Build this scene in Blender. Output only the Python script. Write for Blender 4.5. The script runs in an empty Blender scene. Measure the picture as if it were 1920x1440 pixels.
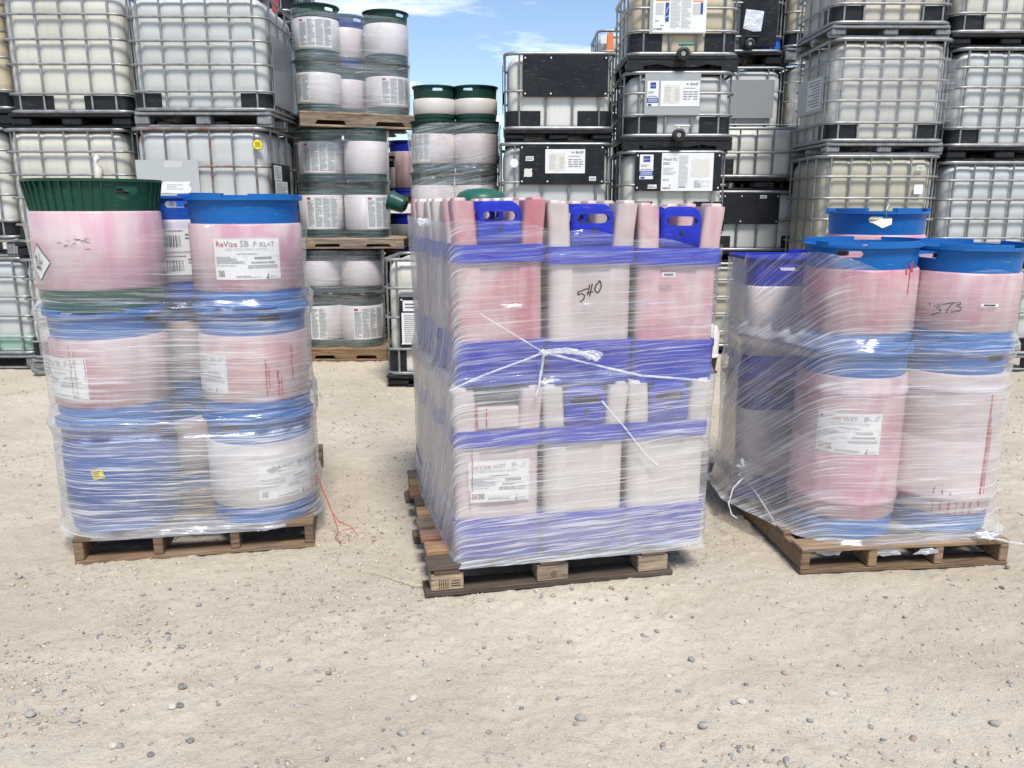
import bpy, bmesh, math, random
import numpy as np
from math import sin, cos, pi, radians
from mathutils import Vector, Matrix

S = bpy.context.scene
COL = S.collection
rnd = random.Random(7)

# ------------------------------------------------------------------ camera, sky, sun, exposure
F_PX, PITCH, CAM_H = 1500.0, radians(12.6), 1.45
cam = bpy.data.cameras.new('camera')
cam.sensor_fit = 'HORIZONTAL'
cam.sensor_width = 36.0
cam.lens = 36.0 * F_PX / 1920.0
cam.clip_end = 2000
cam_o = bpy.data.objects.new('camera', cam)
cam_o.location = (0, 0, CAM_H)
cam_o.rotation_euler = (pi / 2 - PITCH, 0, 0)
COL.objects.link(cam_o)
S.camera = cam_o

SUN_EL, SUN_AZ = radians(60), radians(163)       # azimuth clockwise from +Y: behind the camera, to the right
W = bpy.data.worlds.new('World'); S.world = W; W.use_nodes = True
nt = W.node_tree; nt.nodes.clear()
def wn(t, **k):
    n = nt.nodes.new(t)
    for a, b in k.items(): setattr(n, a, b)
    return n
wo = wn('ShaderNodeOutputWorld'); bg = wn('ShaderNodeBackground'); bg.inputs['Strength'].default_value = 0.12
sky = wn('ShaderNodeTexSky', sky_type='NISHITA', sun_disc=False, sun_elevation=SUN_EL, sun_rotation=SUN_AZ,
         altitude=900, air_density=1.0, dust_density=1.2, ozone_density=1.6)
tc = wn('ShaderNodeTexCoord'); sep = wn('ShaderNodeSeparateXYZ')
mz = wn('ShaderNodeMath', operation='MAXIMUM'); mz.inputs[1].default_value = 0.06
dx = wn('ShaderNodeMath', operation='DIVIDE'); dy = wn('ShaderNodeMath', operation='DIVIDE')
cmb = wn('ShaderNodeCombineXYZ'); cmb.inputs[2].default_value = 3.1
noi = wn('ShaderNodeTexNoise'); noi.inputs['Scale'].default_value = 0.75; noi.inputs['Detail'].default_value = 7; noi.inputs['Roughness'].default_value = 0.58
rmp = wn('ShaderNodeValToRGB'); rmp.color_ramp.elements[0].position = 0.545; rmp.color_ramp.elements[1].position = 0.72
mxc = wn('ShaderNodeMixRGB'); mxc.inputs[2].default_value = (8.6, 8.7, 8.9, 1)
L = nt.links.new
L(tc.outputs['Generated'], sep.inputs[0]); L(sep.outputs[2], mz.inputs[0])
L(sep.outputs[0], dx.inputs[0]); L(mz.outputs[0], dx.inputs[1]); L(sep.outputs[1], dy.inputs[0]); L(mz.outputs[0], dy.inputs[1])
L(dx.outputs[0], cmb.inputs[0]); L(dy.outputs[0], cmb.inputs[1]); L(cmb.outputs[0], noi.inputs['Vector'])
L(noi.outputs['Fac'], rmp.inputs[0]); L(rmp.outputs[0], mxc.inputs[0]); L(sky.outputs[0], mxc.inputs[1])
L(mxc.outputs[0], bg.inputs['Color']); L(bg.outputs[0], wo.inputs[0])

sun = bpy.data.lights.new('sun', 'SUN'); sun.energy = 3.2; sun.angle = radians(14); sun.color = (1.0, 0.96, 0.9)
sun_o = bpy.data.objects.new('sun', sun); COL.objects.link(sun_o)
sd = Vector((sin(SUN_AZ) * cos(SUN_EL), cos(SUN_AZ) * cos(SUN_EL), sin(SUN_EL)))
sun_o.rotation_euler = (-sd).to_track_quat('-Z', 'Y').to_euler(); sun_o.location = (4, -6, 12)

S.view_settings.view_transform = 'Standard'; S.view_settings.look = 'None'
S.view_settings.exposure = 0.60; S.view_settings.gamma = 1; S.view_settings.use_curve_mapping = False
S.cycles.use_denoising = True
S.cycles.max_bounces = 7; S.cycles.transparent_max_bounces = 24; S.cycles.diffuse_bounces = 4; S.cycles.glossy_bounces = 3
S.cycles.sample_clamp_indirect = 6.0

# ------------------------------------------------------------------ where a pixel of the 1920 x 1440 photograph lies
_c, _s = cos(PITCH), sin(PITCH)
def ray(u, v):
    x = (u - 960) / F_PX; y = (v - 720) / F_PX
    return Vector((x, _c - _s * y, -(_s + _c * y)))
def at(u, v, Y):
    r = ray(u, v); t = Y / r.y
    return Vector((r.x * t, Y, CAM_H + r.z * t))
def on_ground(u, v, z=0.0):
    r = ray(u, v); t = (z - CAM_H) / r.z
    return Vector((r.x * t, r.y * t, z))
def on_plane(u, v, p, n):
    o = Vector((0, 0, CAM_H)); r = ray(u, v)
    return o + r * ((p - o).dot(n) / r.dot(n))

# ------------------------------------------------------------------ materials
MATS = {}
class NB:
    def __init__(s, name):
        s.m = bpy.data.materials.new(name); s.m.use_nodes = True; MATS[name] = s.m
        s.t = s.m.node_tree; s.t.nodes.clear(); s.out = s.n('ShaderNodeOutputMaterial')
    def n(s, t, ins=None, **k):
        x = s.t.nodes.new(t)
        for a, b in k.items(): setattr(x, a, b)
        for a, b in (ins or {}).items(): s.set(x, a, b)
        return x
    def set(s, x, a, b):
        i = x.inputs[a]
        if isinstance(b, bpy.types.NodeSocket): s.t.links.new(b, i)
        else: i.default_value = b
    def noise(s, vec, scale, detail=4, rough=0.55, dist=0.0):
        return s.n('ShaderNodeTexNoise', {'Vector': vec, 'Scale': scale, 'Detail': detail, 'Roughness': rough, 'Distortion': dist}).outputs['Fac']
    def ramp(s, f, a, b, ca=(0, 0, 0, 1), cb=(1, 1, 1, 1)):
        r = s.n('ShaderNodeValToRGB', {'Fac': f}); e = r.color_ramp.elements
        e[0].position, e[1].position, e[0].color, e[1].color = a, b, ca, cb
        return r.outputs['Color']
    def mix(s, f, a, b, mode='MIX'):
        return s.n('ShaderNodeMixRGB', {0: f, 1: a, 2: b}, blend_type=mode).outputs[0]
    def math(s, op, a, b=0.0, clamp=False):
        return s.n('ShaderNodeMath', {0: a, 1: b}, operation=op, use_clamp=clamp).outputs[0]
    def mapv(s, vec, scale=(1, 1, 1), loc=(0, 0, 0), rot=(0, 0, 0)):
        return s.n('ShaderNodeMapping', {'Vector': vec, 'Scale': scale, 'Location': loc, 'Rotation': rot}).outputs[0]
    def coords(s, which='Object'):
        return s.n('ShaderNodeTexCoord').outputs[which]
    def seeded(s):
        """object coordinates shifted per object, so that copies do not repeat their stains"""
        oi = s.n('ShaderNodeObjectInfo')
        off = s.math('MULTIPLY', oi.outputs['Random'], 37.0)
        return s.n('ShaderNodeVectorMath', {0: s.coords(), 1: off}, operation='ADD').outputs[0], oi
    def bump(s, h, strength, dist):
        return s.n('ShaderNodeBump', {'Height': h, 'Strength': strength, 'Distance': dist}).outputs[0]
    def pbr(s, color, rough, metallic=0.0, normal=None, **extra):
        ins = {'Base Color': color, 'Roughness': rough, 'Metallic': metallic}
        if normal is not None: ins['Normal'] = normal
        ins.update(extra)
        p = s.n('ShaderNodeBsdfPrincipled', ins)
        s.t.links.new(p.outputs[0], s.out.inputs[0]); return p

def flat(name, col, rough=0.6, metallic=0.0):
    b = NB(name); b.pbr((*col, 1), rough, metallic)

# moulded plastic, colour of the object; dust and scuffs
b = NB('plastic'); v, oi = b.seeded()
d = b.ramp(b.noise(v, 6, 6, 0.65), 0.44, 0.78)
sc = b.ramp(b.noise(b.mapv(v, (6, 6, 40)), 3, 3), 0.62, 0.72)
c = b.mix(b.math('MULTIPLY', d, 0.035), oi.outputs['Color'], (0.36, 0.33, 0.29, 1))
c = b.mix(b.math('MULTIPLY', sc, 0.10), c, (0.6, 0.6, 0.58, 1))
r = b.math('ADD', b.math('MULTIPLY', d, 0.25), 0.36)
b.pbr(c, r, 0, b.bump(b.noise(v, 90, 2), 0.06, 0.002), **{'Specular IOR Level': 0.25})

# milky HDPE container with dye residue of the object's colour
b = NB('hdpe'); v, oi = b.seeded()
big = b.ramp(b.noise(b.mapv(v, (3.2, 3.2, 1.9)), 1.3, 4, 0.55, 0.9), 0.38, 0.60)
drip = b.ramp(b.noise(b.mapv(v, (11, 11, 0.8)), 1.5, 4, 0.6), 0.42, 0.72)
f = b.math('ADD', b.math('ADD', b.math('MULTIPLY', big, 0.62), 0.22), b.math('MULTIPLY', drip, 0.32), True)
c = b.mix(f, (0.58, 0.51, 0.48, 1), oi.outputs['Color'])
g = b.ramp(b.noise(v, 22, 5, 0.7), 0.58, 0.8)
c = b.mix(b.math('MULTIPLY', g, 0.22), c, (0.42, 0.34, 0.30, 1))
b.pbr(c, 0.42, 0, b.bump(b.noise(v, 40, 3), 0.05, 0.003), **{'Subsurface Weight': 0.0, 'Sheen Weight': 0.0})

# IBC bottle: plain milky plastic of the object's colour, dust towards ledges
b = NB('bottle'); v, oi = b.seeded()
n1 = b.noise(b.mapv(v, (1, 1, 1.4)), 1.6, 4, 0.6)
c = b.mix(b.math('MULTIPLY', b.ramp(n1, 0.42, 0.70), 0.40), oi.outputs['Color'], (0.33, 0.30, 0.23, 1))
dr = b.ramp(b.noise(b.mapv(v, (16, 16, 0.9)), 1.2, 4, 0.65), 0.55, 0.8)
c = b.mix(b.math('MULTIPLY', dr, 0.42), c, (0.37, 0.34, 0.28, 1))
b.pbr(c, 0.40, 0, b.bump(b.noise(v, 30, 3), 0.05, 0.004))

# galvanised steel with some rust (object colour red channel = rust amount)
b = NB('steel'); v, oi = b.seeded()
n1 = b.noise(v, 14, 5, 0.6)
c = b.mix(b.ramp(n1, 0.35, 0.7), (0.21, 0.215, 0.22, 1), (0.36, 0.37, 0.37, 1))
ru = b.ramp(b.noise(v, 5, 6, 0.7), 0.47, 0.60)
rs = b.n('ShaderNodeSeparateColor', {0: oi.outputs['Color']})
c = b.mix(b.math('MULTIPLY', ru, rs.outputs[0]), c, (0.22, 0.08, 0.03, 1))
b.pbr(c, b.math('ADD', b.math('MULTIPLY', n1, 0.25), 0.32), 0.55)

# weathered timber, object colour as base
b = NB('timber'); v, oi = b.seeded()
gr = b.noise(b.mapv(v, (2.0, 26, 26)), 3, 6, 0.65, 0.5)
bl = b.noise(b.mapv(v, (1.5, 5, 5)), 2, 4, 0.6)
c = b.mix(b.ramp(gr, 0.35, 0.7), oi.outputs['Color'], (0.055, 0.035, 0.022, 1))
c = b.mix(b.math('MULTIPLY', b.ramp(bl, 0.5, 0.75), 0.55), c, (0.17, 0.155, 0.135, 1))
rv = b.math('ADD', b.math('MULTIPLY', oi.outputs['Random'], 0.7), 0.65)
c = b.mix(1.0, c, b.n('ShaderNodeCombineColor', {0: rv, 1: rv, 2: rv}).outputs[0], 'MULTIPLY')
b.pbr(c, 0.85, 0, b.bump(gr, 0.5, 0.004))

flat('paper', (0.70, 0.70, 0.68), 0.5)
flat('ink', (0.03, 0.03, 0.035), 0.6)
flat('ink_grey', (0.22, 0.22, 0.23), 0.6)
flat('ink_pale', (0.42, 0.43, 0.44), 0.6)
flat('ink_red', (0.35, 0.03, 0.04), 0.6)
flat('ink_blue', (0.02, 0.06, 0.30), 0.5)
flat('ink_orange', (0.75, 0.22, 0.06), 0.5)
flat('ink_yellow', (0.75, 0.62, 0.03), 0.5)
flat('torn_paper', (0.62, 0.60, 0.54), 0.85)
flat('card', (0.72, 0.62, 0.45), 0.8)
flat('rivet', (0.75, 0.75, 0.73), 0.4)
flat('twine', (0.42, 0.04, 0.03), 0.8)
flat('straw', (0.55, 0.46, 0.28), 0.8)
flat('wire', (0.5, 0.5, 0.5), 0.35, 0.7)
flat('rubber', (0.018, 0.018, 0.02), 0.5)
b = NB('foil'); v, oi = b.seeded()
b.pbr((0.75, 0.75, 0.76, 1), 0.35, 0.35, b.bump(b.noise(v, 14, 4, 0.6), 0.8, 0.02))
# smoked clear panel on a cage (grey, glossy)
b = NB('dull_panel'); v, oi = b.seeded()
b.pbr(b.mix(b.math('MULTIPLY', b.ramp(b.noise(v, 9, 5, 0.65), 0.45, 0.75), 0.3), oi.outputs['Color'], (0.33, 0.34, 0.33, 1)), 0.28)

# stretch film: clear, its streaky highlights put in as whitish colour; attribute "haze" = number of layers
def film_mat(name, streak=1.0):
    b = NB(name)
    uv = b.n('ShaderNodeUVMap', uv_map='film').outputs[0]
    hz = b.n('ShaderNodeAttribute', attribute_name='haze').outputs['Fac']
    warp = b.noise(b.mapv(uv, (2.2, 3.0, 1)), 1.5, 3)
    wv = b.n('ShaderNodeCombineXYZ', {0: 0.0, 1: b.math('MULTIPLY', b.math('SUBTRACT', warp, 0.5), 0.035), 2: 0.0}).outputs[0]
    uvw = b.n('ShaderNodeVectorMath', {0: uv, 1: wv}, operation='ADD').outputs[0]
    a = b.noise(b.mapv(uvw, (1.7, 62, 1)), 1.0, 4, 0.6)
    a2 = b.noise(b.mapv(uvw, (3.0, 150, 1), (3, 0, 7), (0, 0, 0.05)), 1.0, 3, 0.65)
    a3 = b.noise(b.mapv(uv, (2.6, 105, 1), (9, 4, 2), (0, 0, -0.09)), 1.0, 3, 0.6)
    lowf = b.noise(b.mapv(uv, (0.9, 7, 1), (1, 2, 5)), 1.0, 3, 0.5)
    s1 = b.ramp(a, 0.54, 0.66); s2 = b.ramp(a2, 0.53, 0.66); s3 = b.ramp(a3, 0.54, 0.67)
    st = b.math('ADD', b.math('MULTIPLY', s1, 0.48 * streak), b.math('MULTIPLY', s2, 0.58 * streak))
    st = b.math('ADD', st, b.math('MULTIPLY', s3, 0.50 * streak))
    lo = b.math('MAXIMUM', b.math('SUBTRACT', b.math('MULTIPLY', lowf, 2.2), 0.45), 0.15)
    base = b.math('MULTIPLY', hz, b.math('MULTIPLY', lo, 0.75))
    amt = b.math('MULTIPLY', st, b.math('ADD', b.math('MULTIPLY', hz, 1.9), 0.12))
    fac = b.math('MINIMUM', b.math('ADD', base, amt), 0.95)
    hb = b.math('ADD', b.math('ADD', b.math('MULTIPLY', a, 0.6), b.math('MULTIPLY', a2, 0.4)), b.math('MULTIPLY', lowf, 1.6))
    nrm = b.bump(hb, 0.55, 0.008)
    dif = b.n('ShaderNodeBsdfDiffuse', {'Color': (0.95, 0.955, 0.97, 1), 'Normal': nrm}).outputs[0]
    trl = b.n('ShaderNodeBsdfTranslucent', {'Color': (0.95, 0.955, 0.97, 1), 'Normal': nrm}).outputs[0]
    glo = b.n('ShaderNodeBsdfGlossy', {'Color': (0.9, 0.9, 0.9, 1), 'Roughness': 0.16, 'Normal': nrm}).outputs[0]
    m1 = b.n('ShaderNodeMixShader', {0: 0.42, 1: dif, 2: trl}).outputs[0]
    m2 = b.n('ShaderNodeMixShader', {0: 0.36, 1: m1, 2: glo}).outputs[0]
    tr = b.n('ShaderNodeBsdfTransparent', {'Color': (0.99, 0.99, 0.99, 1)}).outputs[0]
    gl2 = b.n('ShaderNodeBsdfGlossy', {'Color': (1, 1, 1, 1), 'Roughness': 0.10, 'Normal': nrm}).outputs[0]
    lw = b.n('ShaderNodeLayerWeight', {'Blend': 0.5, 'Normal': nrm}).outputs['Facing']
    fr = b.math('ADD', b.math('MULTIPLY', b.math('POWER', lw, 4.0), 0.55), 0.045, True)
    clear = b.n('ShaderNodeMixShader', {0: fr, 1: tr, 2: gl2}).outputs[0]
    o = b.n('ShaderNodeMixShader', {0: fac, 1: clear, 2: m2}).outputs[0]
    b.t.links.new(o, b.out.inputs[0])
film_mat('film')
b = NB('film_rope'); v, oi = b.seeded()
nz = b.noise(b.mapv(v, (12, 30, 30)), 2, 3)
dif = b.n('ShaderNodeBsdfPrincipled', {'Base Color': (0.72, 0.73, 0.76, 1), 'Roughness': 0.25, 'Normal': b.bump(nz, 0.4, 0.006)}).outputs[0]
tr = b.n('ShaderNodeBsdfTransparent').outputs[0]
o = b.n('ShaderNodeMixShader', {0: b.math('ADD', b.math('MULTIPLY', b.ramp(nz, 0.4, 0.62), 0.40), 0.28), 1: tr, 2: dif}).outputs[0]
b.t.links.new(o, b.out.inputs[0])

# ground: pale compacted caliche with damp and dirty patches
b = NB('caliche'); v = b.coords()
n1 = b.noise(v, 0.55, 5, 0.6); n2 = b.noise(v, 3.2, 6, 0.65); n3 = b.noise(v, 60, 5, 0.7); n4 = b.noise(v, 190, 3, 0.6)
c = b.mix(b.ramp(n1, 0.40, 0.62), (0.440, 0.380, 0.297, 1), (0.550, 0.490, 0.393, 1))
c = b.mix(b.math('MULTIPLY', b.ramp(n2, 0.50, 0.72), 0.55), c, (0.375, 0.310, 0.230, 1))
c = b.mix(b.math('MULTIPLY', b.ramp(n3, 0.50, 0.70), 0.36), c, (0.25, 0.21, 0.16, 1))
c = b.mix(b.math('MULTIPLY', b.ramp(n4, 0.56, 0.72), 0.35), c, (0.56, 0.52, 0.45, 1))
hh = b.math('ADD', b.math('MULTIPLY', n3, 0.8), b.math('MULTIPLY', n4, 0.35))
b.pbr(c, 0.92, 0, b.bump(hh, 0.8, 0.016))
b = NB('pebble')
gi = b.n('ShaderNodeNewGeometry')
rr = b.n('ShaderNodeValToRGB', {'Fac': gi.outputs['Random Per Island']}); cr = rr.color_ramp; cr.interpolation = 'CONSTANT'
cols = [(0.0, (.40, .35, .28)), (.32, (.47, .42, .34)), (.50, (.33, .28, .22)), (.64, (.22, .215, .21)), (.74, (.29, .285, .275)), (.88, (.47, .42, .35)), (.93, (.28, .19, .15)), (.96, (.15, .15, .15))]
cr.elements[0].color = (*cols[0][1], 1); cr.elements[1].position = cols[1][0]; cr.elements[1].color = (*cols[1][1], 1)
for p, q in cols[2:]:
    e = cr.elements.new(p); e.color = (*q, 1)
vv = b.coords(); nz = b.noise(vv, 120, 4, 0.6)
b.pbr(b.mix(b.math('MULTIPLY', b.ramp(nz, 0.45, 0.75), 0.4), rr.outputs[0], (0.42, 0.37, 0.30, 1)), 0.85, 0, b.bump(nz, 0.3, 0.003))
b = NB('stone'); v, oi = b.seeded(); nz = b.noise(v, 60, 5, 0.65)
b.pbr(b.mix(b.math('MULTIPLY', b.ramp(nz, 0.42, 0.72), 0.55), oi.outputs['Color'], (0.42, 0.37, 0.30, 1)), 0.85, 0, b.bump(nz, 0.4, 0.004))
M = MATS

# ------------------------------------------------------------------ mesh building
class MB:
    def __init__(s): s.V = []; s.F = []; s.I = []; s.m = 0; s.mats = []
    def mat(s, name):
        if name not in s.mats: s.mats.append(name)
        s.m = s.mats.index(name); return s
    def add(s, V, F):
        o = len(s.V); s.V += [tuple(p) for p in V]; s.F += [tuple(i + o for i in f) for f in F]; s.I += [s.m] * len(F); return s
    def box(s, cx, cy, cz, sx, sy, sz, ch=0.0):
        hx, hy, hz = sx / 2, sy / 2, sz / 2
        if ch <= 0:
            V = [(cx + a * hx, cy + b_ * hy, cz + c_ * hz) for a in (-1, 1) for b_ in (-1, 1) for c_ in (-1, 1)]
            return s.add(V, [(0, 1, 3, 2), (4, 6, 7, 5), (0, 4, 5, 1), (2, 3, 7, 6), (0, 2, 6, 4), (1, 5, 7, 3)])
        bm = bmesh.new(); bmesh.ops.create_cube(bm, size=1)
        bmesh.ops.scale(bm, vec=(sx, sy, sz), verts=bm.verts)
        bmesh.ops.bevel(bm, geom=list(bm.edges), offset=ch, segments=1, affect='EDGES', profile=0.5)
        bmesh.ops.translate(bm, vec=(cx, cy, cz), verts=bm.verts)
        bm.verts.index_update()
        s.add([v.co[:] for v in bm.verts], [[v.index for v in f.verts] for f in bm.faces]); bm.free(); return s
    def tube(s, pts, r, n=6, closed=False, cap=True, flat=1.0):
        pts = [Vector(p) for p in pts]; N = len(pts); V = []; up = None
        for i, p in enumerate(pts):
            a = pts[(i - 1) % N] if closed or i > 0 else p
            c_ = pts[(i + 1) % N] if closed or i < N - 1 else p
            t = (c_ - a).normalized()
            if up is None:
                up = Vector((0, 0, 1)) if abs(t.z) < 0.9 else Vector((0, 1, 0))
            x = t.cross(up)
            if x.length < 1e-5: x = t.orthogonal()
            x.normalize(); y = x.cross(t).normalized(); up = y
            rr = r[i] if isinstance(r, (list, tuple)) else r
            for k in range(n):
                a_ = 2 * pi * (k + 0.5) / n
                V.append(p + x * cos(a_) * rr * flat + y * sin(a_) * rr)
        F = []
        for i in range(N if closed else N - 1):
            j = (i + 1) % N
            for k in range(n):
                l = (k + 1) % n
                F.append((i * n + k, i * n + l, j * n + l, j * n + k))
        if cap and not closed:
            F.append(tuple(range(n))[::-1]); F.append(tuple((N - 1) * n + k for k in range(n)))
        return s.add(V, F)
    def loops(s, loops, close=False, cap0=False, cap1=False):
        """skin a list of equal-length closed loops"""
        n = len(loops[0]); V = [p for l in loops for p in l]; F = []
        for i in range(len(loops) if close else len(loops) - 1):
            j = (i + 1) % len(loops)
            for k in range(n):
                l = (k + 1) % n
                F.append((i * n + k, i * n + l, j * n + l, j * n + k))
        if cap0: F.append(tuple(range(n))[::-1])
        if cap1: F.append(tuple((len(loops) - 1) * n + k for k in range(n)))
        return s.add(V, F)
    def lathe(s, prof, n=32, ex=2.0, close=False, cap0=False, cap1=False, cx=0, cy=0):
        return s.loops([[(cx + p[0], cy + p[1], z) for p in section(r, n, ex)] for r, z in prof], close, cap0, cap1)
    def prism(s, poly, y0, y1):
        """polygon in x,z pushed from y0 to y1"""
        n = len(poly); V = [(x, y0, z) for x, z in poly] + [(x, y1, z) for x, z in poly]
        F = [tuple(range(n)), tuple(range(2 * n - 1, n - 1, -1))] + [(i, i + n, (i + 1) % n + n, (i + 1) % n) for i in range(n)]
        return s.add(V, F)
    def mesh(s, name, mat=None, smooth=35):
        me = bpy.data.meshes.new(name); me.from_pydata(s.V, [], s.F)
        for m_ in (s.mats or [mat]): me.materials.append(M[m_])
        if len(s.mats) > 1: me.polygons.foreach_set('material_index', s.I)
        bm = bmesh.new(); bm.from_mesh(me); bmesh.ops.recalc_face_normals(bm, faces=bm.faces); bm.to_mesh(me); bm.free()
        if smooth:
            me.polygons.foreach_set('use_smooth', [True] * len(me.polygons)); me.set_sharp_from_angle(angle=radians(smooth))
        me.update(); return me

def section(R, n, ex=2.0):
    """superellipse outline: ex 2 = circle, 6 = rounded square"""
    o = []
    for k in range(n):
        a = 2 * pi * k / n; ca, sa = cos(a), sin(a)
        r = R / (abs(ca) ** ex + abs(sa) ** ex) ** (1 / ex)
        o.append((r * ca, r * sa))
    return o
def rrect(w, d, r, n=4, cuts=1):
    """rounded rectangle, centred; straight sides cut into pieces"""
    P = []; hw, hd = w / 2, d / 2
    cs = [(hw - r, hd - r, 0), (-hw + r, hd - r, 90), (-hw + r, -hd + r, 180), (hw - r, -hd + r, 270)]
    for q, (x, y, a0) in enumerate(cs):
        for k in range(n + 1):
            a = radians(a0 + 90 * k / n); P.append((x + r * cos(a), y + r * sin(a)))
        x2, y2, b0 = cs[(q + 1) % 4]; e = P[-1]; f = (x2 + r * cos(radians(b0)), y2 + r * sin(radians(b0)))
        for k in range(1, cuts):
            t = k / cuts; P.append((e[0] + (f[0] - e[0]) * t, e[1] + (f[1] - e[1]) * t))
    return P

CACHE = {}
def cached(key, fn):
    if key not in CACHE: CACHE[key] = fn()
    return CACHE[key]
def part(name, mesh, parent, loc=(0, 0, 0), rot=(0, 0, 0), color=None, label=None, kind=None):
    o = bpy.data.objects.new(name, mesh); COL.objects.link(o); o.parent = parent; o.location = loc; o.rotation_euler = rot
    if color: o.color = (*color, 1)
    if label: o['label'] = label
    if kind: o['kind'] = kind
    return o
def thing(name, label, cat, loc=(0, 0, 0), rz=0.0, group=None, tilt=(0, 0), mesh=None, color=None):
    o = bpy.data.objects.new(name, mesh); COL.objects.link(o); o.location = loc; o.rotation_euler = (tilt[0], tilt[1], rz)
    o['label'] = label; o['category'] = cat
    if group: o['group'] = group
    if color: o.color = (*color, 1)
    return o

# ------------------------------------------------------------------ print on labels
_txt = {}
def text2d(s_, size):
    k = s_
    if k not in _txt:
        cu = bpy.data.curves.new('t', 'FONT'); cu.body = s_; cu.size = 1.0; cu.resolution_u = 2
        ob = bpy.data.objects.new('t', cu); COL.objects.link(ob)
        dg = bpy.context.evaluated_depsgraph_get(); dg.update()
        me = bpy.data.meshes.new_from_object(ob.evaluated_get(dg))
        _txt[k] = ([(v.co.x, v.co.y) for v in me.vertices], [tuple(p.vertices) for p in me.polygons])
        bpy.data.objects.remove(ob); bpy.data.curves.remove(cu); bpy.data.meshes.remove(me)
    V, Fc = _txt[k]
    return [(x * size, y * size) for x, y in V], Fc
def text_w(s_, size): return max(x for x, y in text2d(s_, size)[0])

def flat_map(x0, y0, z0):
    return lambda a, c_, o: (x0 + a, y0 - o, z0 + c_)
def cyl_map(R, ang, z0, ex=2.0):
    """front (-y) of a round keg; ang = azimuth of the label centre"""
    return lambda a, c_, o: ((R + o) * sin(ang + a / R), -(R + o) * cos(ang + a / R), z0 + c_)

def sheet(mb, fmap, x0, x1, z0, z1, off, n=1, poly=None):
    if poly:
        mb.add([fmap(x, z, off) for x, z in poly], [tuple(range(len(poly)))]); return
    V = []; Fc = []
    for i in range(n + 1):
        x = x0 + (x1 - x0) * i / n
        V += [fmap(x, z0, off), fmap(x, z1, off)]
        if i: Fc.append((2 * i - 2, 2 * i, 2 * i + 1, 2 * i - 1))
    mb.add(V, Fc)
def put_text(mb, fmap, s_, x, z, size, mat, off=0.0026, fit=None, slant=0.0):
    if fit: size = fit / text_w(s_, 1.0)
    V, Fc = text2d(s_, size); mb.mat(mat); mb.add([fmap(x + a + c_ * slant, z + c_, off) for a, c_ in V], Fc)
def microtext(mb, fmap, x0, z1, w, h, rows, mat='ink_grey', rg=None, th=0.42, off=0.0026):
    rg = rg or rnd; mb.mat(mat); dz = h / rows
    for i in range(rows):
        z = z1 - (i + 0.5) * dz; x = x0
        end = x0 + w * (1 if rg.random() > 0.22 else rg.uniform(0.45, 0.9))
        while x < end:
            l = rg.uniform(0.03, 0.16) * w
            e = min(x + l, end)
            sheet(mb, fmap, x, e, z - dz * th / 2, z + dz * th / 2, off); x = e + w * 0.018
def barcode(mb, fmap, x0, z0, w, h, n=28, off=0.0026):
    mb.mat('ink'); x = x0; rg = random.Random(int(w * 1e5) + n)
    while x < x0 + w:
        t = w / n * rg.choice((0.35, 0.6, 1.0)); sheet(mb, fmap, x, x + t, z0, z0 + h, off); x += t + w / n * rg.choice((0.35, 0.6, 0.9))
def frame(mb, fmap, x0, z0, x1, z1, t, mat, off=0.0026, n=1):
    mb.mat(mat)
    sheet(mb, fmap, x0, x1, z0, z0 + t, off, n); sheet(mb, fmap, x0, x1, z1 - t, z1, off, n)
    sheet(mb, fmap, x0, x0 + t, z0 + t, z1 - t, off); sheet(mb, fmap, x1 - t, x1, z0 + t, z1 - t, off)
def disc(mb, fmap, x, z, r, mat, off=0.0030, r0=0.0, n=20):
    mb.mat(mat)
    if r0 == 0: mb.add([fmap(x + r * cos(2 * pi * k / n), z + r * sin(2 * pi * k / n), off) for k in range(n)], [tuple(range(n))])
    else:
        V = [fmap(x + q * cos(2 * pi * k / n), z + q * sin(2 * pi * k / n), off) for q in (r0, r) for k in range(n)]
        mb.add(V, [(k, (k + 1) % n, n + (k + 1) % n, n + k) for k in range(n)])
def stroke(mb, fmap, pts, t, mat, off=0.003):
    mb.mat(mat)
    for (ax, az), (bx, bz) in zip(pts, pts[1:]):
        dx_, dz_ = bx - ax, bz - az; l = math.hypot(dx_, dz_) or 1; nx, nz_ = -dz_ / l * t / 2, dx_ / l * t / 2
        ex_, ez_ = dx_ / l * t * 0.3, dz_ / l * t * 0.3
        mb.add([fmap(ax - ex_ + nx, az - ez_ + nz_, off), fmap(ax - ex_ - nx, az - ez_ - nz_, off), fmap(bx + ex_ - nx, bz + ez_ - nz_, off), fmap(bx + ex_ + nx, bz + ez_ + nz_, off)], [(0, 1, 2, 3)])
def label_on(parent, fmap, w, h, draw=None, n=1, mat='paper', name='paper_label', off=0.0012, poly=None, label=None):
    mb = MB().mat(mat); sheet(mb, fmap, 0, w, 0, h, off, n, poly)
    sh = part(name, mb.mesh(name, smooth=60), parent, label=label)
    if draw:
        p = MB(); draw(p, fmap); part('print', p.mesh('print', smooth=0), sh)
    return sh

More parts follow.
